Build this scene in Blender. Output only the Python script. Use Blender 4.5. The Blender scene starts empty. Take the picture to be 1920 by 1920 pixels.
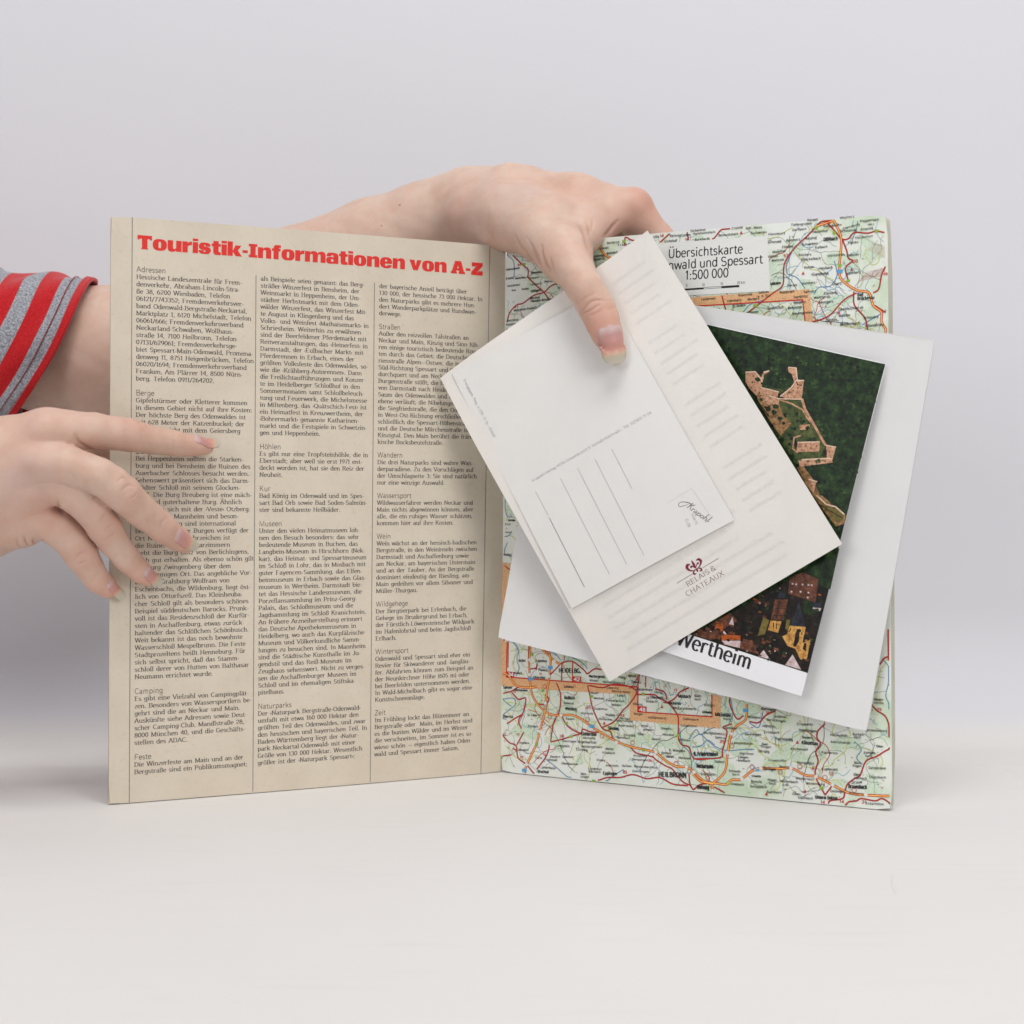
import bpy, bmesh, math, random
import numpy as np
from mathutils import Vector, Matrix

random.seed(7)
SC = bpy.context.scene
COL = SC.collection

# ------------------------------------------------------------------ camera, world, lamps, exposure
F = 3113.0            # focal length in photograph pixels (1920 wide)
CX, CY = 960.0, 940.0  # optical centre column, horizon row
CAM = np.array([0.0051, -0.886, 0.1446])
cd = bpy.data.cameras.new('camera'); cam = bpy.data.objects.new('camera', cd); COL.objects.link(cam)
cam.location = CAM; cam.rotation_euler = (math.radians(90), 0, 0)
cd.sensor_width = 36; cd.lens = 36 * F / 1920; cd.shift_y = -(960 - CY) / 1920
cd.clip_start = 0.02; cd.clip_end = 60
cd.dof.use_dof = True; cd.dof.focus_distance = 0.83; cd.dof.aperture_fstop = 14
SC.camera = cam

W = bpy.data.worlds.new('World'); SC.world = W; W.use_nodes = True
W.node_tree.nodes['Background'].inputs[0].default_value = (0.90, 0.92, 1.0, 1)
W.node_tree.nodes['Background'].inputs[1].default_value = 0.29

def lamp(name, loc, target, size, power, color):
    d = bpy.data.lights.new(name, 'AREA'); d.shape = 'RECTANGLE'; d.size = size[0]; d.size_y = size[1]
    d.energy = power; d.color = color
    o = bpy.data.objects.new(name, d); COL.objects.link(o); o.location = loc
    v = Vector(target) - Vector(loc); o.rotation_euler = v.to_track_quat('-Z', 'Y').to_euler()
    return o
lamp('softbox_overhead', (0.10, -0.80, 1.85), (0.0, 0.0, 0.10), (1.1, 0.9), 21.5, (1.0, 0.99, 0.97))
lamp('softbox_right', (1.50, -2.30, 1.05), (0.0, 0.0, 0.12), (1.0, 1.0), 20.5, (1.0, 0.985, 0.965))
lamp('softbox_left', (-1.50, -2.30, 0.95), (0.0, 0.0, 0.12), (1.0, 1.0), 14.0, (0.98, 0.985, 1.0))

SC.view_settings.view_transform = 'Standard'; SC.view_settings.look = 'None'
SC.view_settings.exposure = 0.0; SC.view_settings.gamma = 1.0
SC.render.engine = 'CYCLES'
SC.cycles.use_denoising = True
SC.cycles.max_bounces = 8

# ------------------------------------------------------------------ small helpers
def at(px, py, D):
    """world point seen at photograph pixel (px, py), D metres in front of the lens"""
    return np.array([CAM[0] + (px - CX) / F * D, CAM[1] + D, CAM[2] - (py - CY) / F * D])

def proj(P):
    P = np.asarray(P); D = P[..., 1] - CAM[1]
    return CX + (P[..., 0] - CAM[0]) * F / D, CY - (P[..., 2] - CAM[2]) * F / D

def tag(o, label=None, cat=None, group=None, kind=None):
    if label: o['label'] = label
    if cat: o['category'] = cat
    if group: o['group'] = group
    if kind: o['kind'] = kind
    return o

def empty(name, loc=(0, 0, 0)):
    o = bpy.data.objects.new(name, None); COL.objects.link(o); o.location = loc
    o.empty_display_size = 0.02
    return o

def mesh_obj(name, verts, faces, mats, parent=None, smooth=False, mat_idx=None):
    me = bpy.data.meshes.new(name)
    verts = np.asarray(verts, dtype=np.float64)
    if parent is not None:
        verts = verts - np.array(parent.location)
    me.from_pydata(verts.tolist(), [], faces)
    for m in (mats if isinstance(mats, (list, tuple)) else [mats]): me.materials.append(m)
    if mat_idx is not None: me.polygons.foreach_set('material_index', mat_idx)
    if smooth: me.polygons.foreach_set('use_smooth', [True] * len(me.polygons))
    me.update()
    o = bpy.data.objects.new(name, me); COL.objects.link(o)
    if parent is not None: o.parent = parent
    return o

# ------------------------------------------------------------------ materials
def new_mat(name):
    m = bpy.data.materials.new(name); m.use_nodes = True
    return m, m.node_tree.nodes, m.node_tree.links, m.node_tree.nodes['Principled BSDF']

def N(nodes, t, **kw):
    n = nodes.new(t)
    for k, v in kw.items(): setattr(n, k, v)
    return n

def tex_noise(nodes, links, scale, detail=4, coord='Object', rough=0.55):
    tc = N(nodes, 'ShaderNodeTexCoord'); n = N(nodes, 'ShaderNodeTexNoise')
    n.inputs['Scale'].default_value = scale; n.inputs['Detail'].default_value = detail
    n.inputs['Roughness'].default_value = rough
    links.new(tc.outputs[coord], n.inputs['Vector'])
    return n

def ramp(nodes, links, src, stops):
    r = N(nodes, 'ShaderNodeValToRGB'); cr = r.color_ramp
    while len(cr.elements) > 1: cr.elements.remove(cr.elements[-1])
    for i, (p, c) in enumerate(stops):
        e = cr.elements[0] if i == 0 else cr.elements.new(p)
        e.position = p; e.color = (*c, 1)
    links.new(src, r.inputs[0])
    return r

def paper(name, c1, c2, rough=0.75, fibre=900, bump=0.04, spec=0.25, fac=(0.35, 0.65), speck=None):
    m, n, l, b = new_mat(name)
    t = tex_noise(n, l, 45, 6)
    r = ramp(n, l, t.outputs['Fac'], [(fac[0], c1), (fac[1], c2)])
    out = r.outputs[0]
    if speck:
        t2 = tex_noise(n, l, 520, 3)
        r2 = ramp(n, l, t2.outputs['Fac'], [(0.30, speck), (0.42, (1, 1, 1))])
        mx = N(n, 'ShaderNodeMixRGB', blend_type='MULTIPLY'); mx.inputs[0].default_value = 0.5
        l.new(out, mx.inputs[1]); l.new(r2.outputs[0], mx.inputs[2]); out = mx.outputs[0]
    l.new(out, b.inputs['Base Color'])
    b.inputs['Roughness'].default_value = rough; b.inputs['Specular IOR Level'].default_value = spec
    f = tex_noise(n, l, fibre, 3)
    bp = N(n, 'ShaderNodeBump'); bp.inputs['Strength'].default_value = bump; bp.inputs['Distance'].default_value = 0.0004
    l.new(f.outputs['Fac'], bp.inputs['Height']); l.new(bp.outputs[0], b.inputs['Normal'])
    return m

def ink(name, c, rough=0.6, mottled=0.0):
    m, n, l, b = new_mat(name)
    b.inputs['Roughness'].default_value = rough; b.inputs['Specular IOR Level'].default_value = 0.29
    t = tex_noise(n, l, 1500 if mottled < 0.2 else 330, 3)
    k = 1 - (mottled if mottled else (0.03 if min(c) > 0.4 else 0.12))
    r = ramp(n, l, t.outputs['Fac'], [(0.35, tuple(x * k for x in c)), (0.65, tuple(min(1, x * (2 - k)) for x in c))])
    l.new(r.outputs[0], b.inputs['Base Color'])
    return m

def srgb(r, g, b):
    f = lambda v: ((v / 255 + 0.055) / 1.055) ** 2.4 if v / 255 > 0.04045 else v / 255 / 12.92
    return (f(r), f(g), f(b))

# ------------------------------------------------------------------ sheets of paper
class Sheet:
    """Bilinear (slightly bowed) sheet. Corners TL, TR, BR, BL as world points.
    s runs left to right, t bottom to top; a = s*W and b = t*H are metres."""
    def __init__(self, TL, TR, BR, BL, bow=0.0, bowv=0.0, curl=None):
        self.c = [np.array(x, float) for x in (TL, TR, BR, BL)]
        TL, TR, BR, BL = self.c
        self.W = (np.linalg.norm(TR - TL) + np.linalg.norm(BR - BL)) / 2
        self.H = (np.linalg.norm(TL - BL) + np.linalg.norm(TR - BR)) / 2
        n = np.cross(TR - BL, TL - BR); n /= np.linalg.norm(n)
        if n[1] > 0: n = -n
        self.n = n; self.bow = bow; self.bowv = bowv; self.curl = curl
    def P(self, s, t, off=0.0):
        s = np.asarray(s, float)[..., None]; t = np.asarray(t, float)[..., None]
        TL, TR, BR, BL = self.c
        p = BL * (1 - s) * (1 - t) + BR * s * (1 - t) + TL * (1 - s) * t + TR * s * t
        h = self.bow * 4 * s * (1 - s) + self.bowv * 4 * t * (1 - t)
        if self.curl:
            for (cs, ct, amt, rad) in self.curl:
                d = np.sqrt((s - cs) ** 2 + (t - ct) ** 2)
                h = h + amt * np.clip(1 - d / rad, 0, 1) ** 2
        return p + self.n * (h + off)
    def inv(self, px, py):
        px = np.asarray(px, float); py = np.asarray(py, float)
        s = np.full(px.shape, 0.5); t = np.full(px.shape, 0.5); e = 1e-3
        for _ in range(9):
            x, y = proj(self.P(s, t)); xs, ys = proj(self.P(s + e, t)); xt, yt = proj(self.P(s, t + e))
            a, b_, c, d = (xs - x) / e, (xt - x) / e, (ys - y) / e, (yt - y) / e
            det = a * d - b_ * c; rx, ry = px - x, py - y
            s = s + (d * rx - b_ * ry) / det; t = t + (-c * rx + a * ry) / det
        return s, t
    def ab(self, px, py):
        s, t = self.inv(px, py); return np.stack([s * self.W, t * self.H], -1)
    def build(self, name, mats, parent, thick=0.0003, n=28, back=0.0, edge=None, rounded=0.0):
        ss = np.linspace(0, 1, n + 1)
        S, T = np.meshgrid(ss, ss)
        if rounded > 0:      # slightly worn corners: pull the corner points in
            rs, rt = rounded / self.W, rounded / self.H
            for (cs, ct) in ((0, 0), (1, 0), (0, 1), (1, 1)):
                k = (S == cs) & (T == ct)
                S = S + k * rs * (0.35 if cs == 0 else -0.35); T = T + k * rt * (0.35 if ct == 0 else -0.35)
        f = self.P(S, T, -back).reshape(-1, 3); g = self.P(S, T, -back - thick).reshape(-1, 3)
        k = n + 1; K = k * k
        faces = []; mi = []
        for j in range(n):
            for i in range(n):
                a = j * k + i
                faces.append((a, a + 1, a + k + 1, a + k)); mi.append(0)
                faces.append((K + a + k, K + a + k + 1, K + a + 1, K + a)); mi.append(0)
        for i in range(n):
            e1 = 1 if edge else 0
            faces.append((i, K + i, K + i + 1, i + 1)); mi.append(e1)
            a = n * k + i; faces.append((a + 1, K + a + 1, K + a, a)); mi.append(e1)
            a = i * k; faces.append((a + k, K + a + k, K + a, a)); mi.append(e1)
            a = i * k + n; faces.append((a, K + a, K + a + k, a + k)); mi.append(e1)
        ms = [mats] + ([edge] if edge else [])
        return mesh_obj(name, np.vstack([f, g]), faces, ms, parent, mat_idx=mi)

class Print:
    """Collects flat printed shapes on a sheet; .done() links them as one mesh."""
    def __init__(self, sheet, layer=1):
        self.sh = sheet; self.v = []; self.f = []; self.n = 0; self.base = 0.00004 + 0.00003 * layer; self.k = 0
    def _add(self, ab, faces):
        ab = np.asarray(ab, float)
        self.k = (self.k + 1) % 6
        off = self.base + self.k * 0.0000035
        self.v.append(self.sh.P(ab[:, 0] / self.sh.W, ab[:, 1] / self.sh.H, off))
        self.f += [tuple(self.n + i for i in f) for f in faces]; self.n += len(ab)
    def ribbon(self, pts, w, closed=False, maxseg=0.006):
        """pts in metres on the sheet, w scalar or per-point full width"""
        pts = np.asarray(pts, float)
        w = np.full(len(pts), w) if np.isscalar(w) else np.asarray(w, float)
        if closed: pts = np.vstack([pts, pts[:1]]); w = np.append(w, w[0])
        L = np.linalg.norm(np.diff(pts, axis=0), axis=1)
        if L.max() > maxseg:
            q = [pts[0]]; qw = [w[0]]
            for i in range(len(L)):
                m = max(1, int(math.ceil(L[i] / maxseg)))
                for j in range(1, m + 1):
                    q.append(pts[i] + (pts[i + 1] - pts[i]) * j / m); qw.append(w[i] + (w[i + 1] - w[i]) * j / m)
            pts = np.array(q); w = np.array(qw)
        d = np.diff(pts, axis=0); ln = np.linalg.norm(d, axis=1, keepdims=True); ln[ln < 1e-12] = 1e-12
        d = d / ln; nr = np.stack([-d[:, 1], d[:, 0]], -1)
        m = np.empty_like(pts); m[0] = nr[0]; m[-1] = nr[-1]
        if len(pts) > 2:
            a = nr[:-1] + nr[1:]; q = (a * a).sum(1, keepdims=True); q[q < 0.35] = 0.35
            m[1:-1] = a * 2 / q
        if closed:
            a = nr[0] + nr[-1]; q = max(0.35, (a * a).sum()); m[0] = m[-1] = a * 2 / q
        A = pts + m * w[:, None] / 2; B = pts - m * w[:, None] / 2
        n = len(pts)
        self._add(np.vstack([A, B]), [(n + i, n + i + 1, i + 1, i) for i in range(n - 1)])
    def poly(self, pts, hole=None):
        """simple polygon (metres on the sheet), ear-clipped and lightly subdivided"""
        from mathutils.geometry import tessellate_polygon
        pts = np.asarray(pts, float); loops = [[Vector((p[0], p[1], 0)) for p in pts]]
        if hole is not None: loops.append([Vector((p[0], p[1], 0)) for p in hole]); pts = np.vstack([pts, hole])
        tr = tessellate_polygon(loops)
        P = [tuple(p) for p in pts]; out = []; st = [tuple(t) for t in tr]
        while st:                       # split long triangles so that the print follows the bowed sheet
            t = st.pop(); e = [math.dist(P[t[i]], P[t[(i + 1) % 3]]) for i in range(3)]; m = max(e)
            if m < 0.011: out.append(t); continue
            i = e.index(m); a, b, c = t[i], t[(i + 1) % 3], t[(i + 2) % 3]
            P.append(((P[a][0] + P[b][0]) / 2, (P[a][1] + P[b][1]) / 2)); k = len(P) - 1; st += [(a, k, c), (k, b, c)]
        self._add(np.array(P), out)
    def quadgrid(self, a0, b0, a1, b1, n=20):
        A, B = np.meshgrid(np.linspace(a0, a1, n + 1), np.linspace(b0, b1, n + 1))
        k = n + 1
        self._add(np.stack([A.ravel(), B.ravel()], -1), [(j * k + i, j * k + i + 1, (j + 1) * k + i + 1, (j + 1) * k + i) for j in range(n) for i in range(n)])
    def px_ribbon(self, pxs, w, smooth=0, **kw):
        p = self.sh.ab([q[0] for q in pxs], [q[1] for q in pxs])
        if smooth: p = spline(p, smooth)
        p = np.stack([np.clip(p[:, 0], .0012, self.sh.W - .0012), np.clip(p[:, 1], .0008, self.sh.H - .0008)], -1)      # print ends at the trimmed edge
        keep = np.append(True, np.linalg.norm(np.diff(p, axis=0), axis=1) > 1e-6); p = p[keep]
        if len(p) < 2: return
        if not np.isscalar(w) and len(w) != len(p): w = np.interp(np.linspace(0, 1, len(p)), np.linspace(0, 1, len(w)), w)
        self.ribbon(p, w, **kw)
    def px_poly(self, pxs):
        self.poly(self.sh.ab([q[0] for q in pxs], [q[1] for q in pxs]))
    def done(self, name, mat, parent, label=None):
        if not self.n: return None
        o = mesh_obj(name, np.vstack(self.v), self.f, mat, parent)
        # every print faces the reader
        if label: o['label'] = label
        return o

def spline(p, m=5):
    p = np.asarray(p, float)
    if len(p) < 3: return p
    q = np.vstack([2 * p[0] - p[1], p, 2 * p[-1] - p[-2]]); out = []
    for i in range(1, len(q) - 2):
        for j in range(m):
            t = j / m
            out.append(0.5 * ((2 * q[i]) + (q[i + 1] - q[i - 1]) * t + (2 * q[i - 1] - 5 * q[i] + 4 * q[i + 1] - q[i + 2]) * t * t + (3 * q[i] - q[i - 1] - 3 * q[i + 1] + q[i + 2]) * t ** 3))
    out.append(p[-1]); return np.array(out)

# ------------------------------------------------------------------ drawn alphabet (cap height 1, x-height .68)
# strokes: l = polyline, a = elliptical arc cx cy rx ry from to, d = dot ; after '|': serif centres
G = {
'a': (.56, "l .42 0 .42 .48;a .26 .49 .16 .18 0 150;a .24 .19 .17 .18 0 360|.5 .02"),
'b': (.60, "l .12 0 .12 1.04;a .32 .34 .2 .33 -155 155|.06 1.02"),
'c': (.52, "a .29 .34 .21 .33 50 310|"),
'd': (.61, "l .48 0 .48 1.04;a .28 .34 .2 .33 25 335|.43 1.02 .54 .02"),
'e': (.54, "l .08 .36 .48 .36;a .28 .34 .21 .33 5 315|"),
'f': (.37, "l .16 0 .16 .84;a .3 .84 .14 .19 50 180;l .03 .65 .34 .65|.16 .02"),
'g': (.58, "l .46 .65 .46 -.1;a .27 .36 .19 .3 25 335;a .27 -.1 .19 .2 190 360|.52 .64"),
'h': (.63, "l .13 0 .13 1.04;a .32 .44 .18 .23 0 165;l .5 .44 .5 0|.13 .02 .5 .02 .07 1.02"),
'i': (.31, "l .15 0 .15 .66;d .15 .95|.15 .02 .09 .64"),
'j': (.30, "l .17 .66 .17 -.12;a .05 -.12 .12 .17 270 360;d .17 .92|.11 .64"),
'k': (.60, "l .13 0 .13 1.04;l .16 .25 .47 .65;l .27 .4 .52 0|.13 .02 .51 .02 .46 .64 .07 1.02"),
'l': (.31, "l .15 0 .15 1.04|.15 .02 .09 1.02"),
'm': (.93, "l .13 0 .13 .66;a .29 .45 .16 .22 0 165;l .45 .45 .45 0;a .61 .45 .16 .22 0 165;l .77 .45 .77 0|.13 .02 .45 .02 .77 .02 .07 .64"),
'n': (.63, "l .13 0 .13 .66;a .32 .44 .18 .23 0 165;l .5 .44 .5 0|.13 .02 .5 .02 .07 .64"),
'o': (.58, "a .29 .34 .22 .33 0 360|"),
'p': (.61, "l .13 -.3 .13 .66;a .33 .34 .2 .33 -155 155|.13 -.28 .07 .64"),
'q': (.61, "l .48 -.3 .48 .66;a .28 .34 .2 .33 25 335|.48 -.28"),
'r': (.46, "l .13 0 .13 .66;a .3 .42 .16 .24 45 165|.13 .02 .07 .64"),
's': (.48, "a .24 .505 .15 .155 25 270;a .24 .18 .16 .17 90 -155|"),
't': (.39, "l .17 .86 .17 .14;a .3 .15 .13 .14 180 310;l .04 .64 .34 .64|"),
'u': (.63, "l .13 .66 .13 .22;a .31 .22 .18 .21 180 345;l .5 .66 .5 0|.07 .64 .44 .64 .56 .02"),
'v': (.54, "l .05 .66 .27 .02 .49 .66|.06 .64 .48 .64"),
'w': (.80, "l .04 .66 .21 .02 .4 .62 .59 .02 .76 .66|.05 .64 .4 .64 .75 .64"),
'x': (.55, "l .07 .66 .49 0;l .47 .66 .06 0|.08 .64 .46 .64 .08 .02 .48 .02"),
'y': (.54, "l .05 .66 .28 .03;l .49 .66 .24 -.2 .1 -.27|.06 .64 .48 .64"),
'z': (.49, "l .06 .635 .42 .635 .06 .03 .44 .03|"),
'ß': (.60, "l .13 0 .13 .78;a .31 .8 .18 .23 -70 180;a .31 .3 .2 .31 -120 95|.13 .02"),
'A': (.74, "l .06 0 .37 1 .68 0;l .17 .34 .57 .34|.07 .02 .67 .02"),
'B': (.70, "l .14 0 .14 1;l .14 .98 .36 .98;l .14 .53 .38 .53;l .14 .02 .4 .02;a .37 .755 .2 .225 -90 90;a .4 .275 .22 .255 -90 90|.08 .02 .08 .98"),
'C': (.70, "a .39 .5 .31 .49 48 312|"),
'D': (.76, "l .14 0 .14 1;l .14 .98 .32 .98;l .14 .02 .32 .02;a .32 .5 .34 .48 -90 90|.08 .02 .08 .98"),
'E': (.68, "l .14 0 .14 1;l .14 .97 .58 .97;l .14 .52 .5 .52;l .14 .03 .6 .03|.08 .02 .08 .98"),
'F': (.65, "l .14 0 .14 1;l .14 .97 .58 .97;l .14 .5 .5 .5|.14 .02 .08 .98"),
'G': (.76, "a .39 .5 .31 .49 48 320;l .64 .1 .64 .44;l .44 .44 .68 .44|"),
'H': (.80, "l .15 0 .15 1;l .63 0 .63 1;l .15 .51 .63 .51|.15 .02 .63 .02 .15 .98 .63 .98"),
'I': (.39, "l .19 0 .19 1|.19 .02 .19 .98"),
'J': (.52, "l .38 1 .38 .2;a .22 .2 .16 .19 180 360|.36 .98"),
'K': (.76, "l .15 0 .15 1;l .18 .4 .6 .98;l .32 .56 .66 0|.15 .02 .66 .02 .15 .98 .6 .98"),
'L': (.62, "l .15 0 .15 1;l .15 .03 .56 .03|.09 .02 .15 .98"),
'M': (.93, "l .13 0 .13 1 .46 .06 .79 1 .79 0|.13 .02 .79 .02"),
'N': (.80, "l .14 0 .14 1 .64 .04 .64 1|.14 .02 .64 .98"),
'O': (.78, "a .39 .5 .32 .49 0 360|"),
'P': (.66, "l .14 0 .14 1;l .14 .98 .36 .98;l .14 .46 .36 .46;a .36 .72 .22 .26 -90 90|.14 .02 .08 .98"),
'Q': (.78, "a .39 .5 .32 .49 0 360;l .42 .2 .68 -.12|"),
'R': (.73, "l .14 0 .14 1;l .14 .98 .36 .98;l .14 .5 .36 .5;a .36 .74 .22 .24 -90 90;l .36 .5 .64 0|.14 .02 .64 .02 .08 .98"),
'S': (.62, "a .31 .74 .21 .245 30 270;a .31 .26 .23 .25 90 -150|"),
'T': (.70, "l .35 0 .35 1;l .05 .97 .65 .97|.35 .02"),
'U': (.77, "l .14 1 .14 .34;a .38 .34 .24 .33 180 360;l .62 .34 .62 1|.14 .98 .62 .98"),
'V': (.72, "l .05 1 .36 .02 .67 1|.07 .98 .65 .98"),
'W': (1.02, "l .05 1 .28 .02 .51 .94 .74 .02 .97 1|.07 .98 .51 .98 .95 .98"),
'X': (.72, "l .08 1 .64 0;l .62 1 .06 0|.08 .02 .64 .02 .1 .98 .62 .98"),
'Y': (.70, "l .06 1 .35 .48 .64 1;l .35 .5 .35 0|.35 .02 .08 .98 .62 .98"),
'Z': (.66, "l .08 .97 .58 .97 .07 .03 .6 .03|"),
'0': (.58, "a .29 .5 .21 .48 0 360|"), '1': (.42, "l .08 .8 .23 .97 .23 0|.23 .02"),
'2': (.57, "a .28 .72 .2 .26 170 -10;l .475 .66 .08 .04 .5 .04|"),
'3': (.57, "a .26 .74 .19 .24 150 -90;a .27 .27 .21 .255 90 -150|"),
'4': (.58, "l .42 0 .42 1 .05 .3 .54 .3|"),
'5': (.57, "l .48 .96 .14 .96 .11 .55;a .27 .31 .22 .29 130 -145|"),
'6': (.57, "a .29 .31 .21 .29 0 360;a .42 .4 .34 .57 100 190|"),
'7': (.54, "l .06 .96 .49 .96 .2 0|"),
'8': (.58, "a .29 .745 .17 .225 0 360;a .29 .26 .21 .25 0 360|"),
'9': (.57, "a .28 .69 .21 .29 0 360;a .15 .6 .34 .57 -80 10|"),
'.': (.27, "d .13 .05|"), ',': (.27, "l .15 .1 .1 -.16|"), ':': (.28, "d .13 .06;d .13 .56|"),
';': (.28, "d .14 .56;l .15 .1 .1 -.16|"), '-': (.36, "l .05 .32 .3 .32|"), '—': (.9, "l .06 .32 .84 .32|"),
'/': (.42, "l .03 -.1 .38 1|"), '(': (.34, "a .45 .4 .3 .66 125 235|"), ')': (.34, "a -.1 .4 .3 .66 -55 55|"),
'›': (.25, "l .07 .5 .17 .34 .07 .18|"), '‹': (.25, "l .17 .5 .07 .34 .17 .18|"), '+': (.6, "l .3 .1 .3 .7;l .05 .4 .55 .4|"),
'&': (.8, "a .34 .77 .17 .21 -60 240;l .2 .62 .68 0;a .32 .27 .24 .26 100 320;l .52 .12 .66 .42|"),
' ': (.27, "|"), '•': (.2, "d .1 .3|"),
}
for u_, b_, ys in (('ä', 'a', .92), ('ö', 'o', .92), ('ü', 'u', .92), ('Ä', 'A', 1.22), ('Ö', 'O', 1.22), ('Ü', 'U', 1.22)):
    w_, s_ = G[b_]; st, se = s_.split('|'); c_ = {'a': .27, 'A': .37}.get(b_, w_ / 2)
    G[u_] = (w_, st + f";d {c_-.12:.2f} {ys};d {c_+.12:.2f} {ys}|" + se)
PARSED = {}
for ch, (adv, s) in G.items():
    st, se = s.split('|'); L = []
    for q in st.split(';'):
        t = q.split()
        if t: L.append((t[0], [float(x) for x in t[1:]]))
    sv = [float(x) for x in se.split()]
    PARSED[ch] = (adv, L, [(sv[i], sv[i + 1]) for i in range(0, len(sv), 2)])

def style(thick=.14, thin=.07, serif=True, xh=.68, xs=1.0, track=0.0, slant=0.0, seg=7, slab=.13, sq=2.0, space=None):
    return dict(thick=thick, thin=thin, serif=serif, xh=xh, xs=xs, track=track, slant=slant, seg=seg, slab=slab, sq=sq, space=space)

def text_width(txt, st):
    w = 0
    for ch in txt:
        a = PARSED.get(ch, PARSED['o'])[0]
        if ch == ' ' and st['space']: a = st['space']
        w += (a * st['xs'] + st['track'])
    return w

def write(pr, txt, a0, b0, cap, st, ang=0.0, fit=None, mirror=False):
    """Write txt from (a0, b0) metres on the print's sheet; cap = cap height in metres."""
    xs = st['xs']
    stretch = 1.0
    if fit: stretch = fit / max(1e-6, text_width(txt, st) * cap)
    ca, sa = math.cos(ang), math.sin(ang)
    x = 0.0
    for ch in txt:
        adv, L, sv = PARSED.get(ch, PARSED['o'])
        if ch == ' ' and st['space']: adv = st['space']
        low = ch.islower() and ch != 'ß'
        ky = st['xh'] / .68
        def tr(p):
            p = np.asarray(p, float).reshape(-1, 2).copy()
            px, py = p[:, 0] * xs, p[:, 1].copy()
            if low or ch in '›‹-':
                hi = py > .7
                py = np.where(hi, st['xh'] + (py - .68) * (1.04 - st['xh']) / .36, py * ky)
            px = (x + px + st['slant'] * py) * stretch * cap; py = py * cap
            if mirror: px = -px
            return np.stack([a0 + px * ca - py * sa, b0 + px * sa + py * ca], -1)
        def ww(dx, dy):
            m = math.hypot(dx, dy) + 1e-9
            return (st['thin'] + (st['thick'] - st['thin']) * (abs(dy) / m) ** 1.2) * cap
        for k, q in L:
            if k == 'l':
                P = np.array(q).reshape(-1, 2); D = np.diff(P, axis=0) * [xs, 1]
                if len(P) == 2 or st['thick'] == st['thin']:
                    pr.ribbon(tr(P), ww(*D[0]))
                else:
                    for i in range(len(P) - 1):
                        e = D[i] / (np.linalg.norm(D[i]) + 1e-9) * st['thin'] * .4 / np.array([xs, 1])
                        pr.ribbon(tr([P[i] - (e if i else 0), P[i + 1] + (e if i < len(P) - 2 else 0)]), ww(*D[i]))
            elif k == 'a':
                cx, cy, rx, ry, a, b = q
                n = max(4, int(abs(b - a) / 360 * st['seg'] * 2))
                th = np.radians(np.linspace(a, b, n + 1)); c, s = np.cos(th), np.sin(th)
                e = 2.0 / st['sq']
                P = np.stack([cx + rx * np.sign(c) * np.abs(c) ** e, cy + ry * np.sign(s) * np.abs(s) ** e], -1)
                full = abs(abs(b - a) - 360) < 1
                w = [ww(-s[i] * rx * xs, c[i] * ry) for i in range(n + 1)]
                if full: pr.ribbon(tr(P[:-1]), np.array(w[:-1]), closed=True)
                else: pr.ribbon(tr(P), np.array(w))
            elif k == 'd':
                r = max(.065, st['thick'] * .5)
                if st['thick'] > .28 and q[1] > .8: pr.ribbon(tr([(q[0] - r / xs, 1.035), (q[0] + r / xs, 1.035)]), .17 * cap)
                else: pr.ribbon(tr([(q[0] - r / xs, q[1]), (q[0] + r / xs, q[1])]), 2 * r * cap)
        if st['serif']:
            h = st['slab']
            for (sx, sy) in sv:
                pr.ribbon(tr([(sx - h, sy), (sx + h, sy)]), st['thin'] * .9 * cap)
        x += adv * xs + st['track']
    return x * stretch * cap

def px_write(pr, txt, p0, p1, cap_px, st, mirror=False):
    """Write between two photograph pixels lying on the baseline; cap height in photograph pixels."""
    A = pr.sh.ab([p0[0], p1[0]], [p0[1], p1[1]]); d = A[1] - A[0]
    ang = math.atan2(d[1], d[0]); L = np.linalg.norm(d)
    D = pr.sh.P(A[0, 0] / pr.sh.W, A[0, 1] / pr.sh.H)[1] - CAM[1]
    write(pr, txt, A[0, 0], A[0, 1], cap_px * D / F, st, ang, fit=L)
    return L

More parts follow.
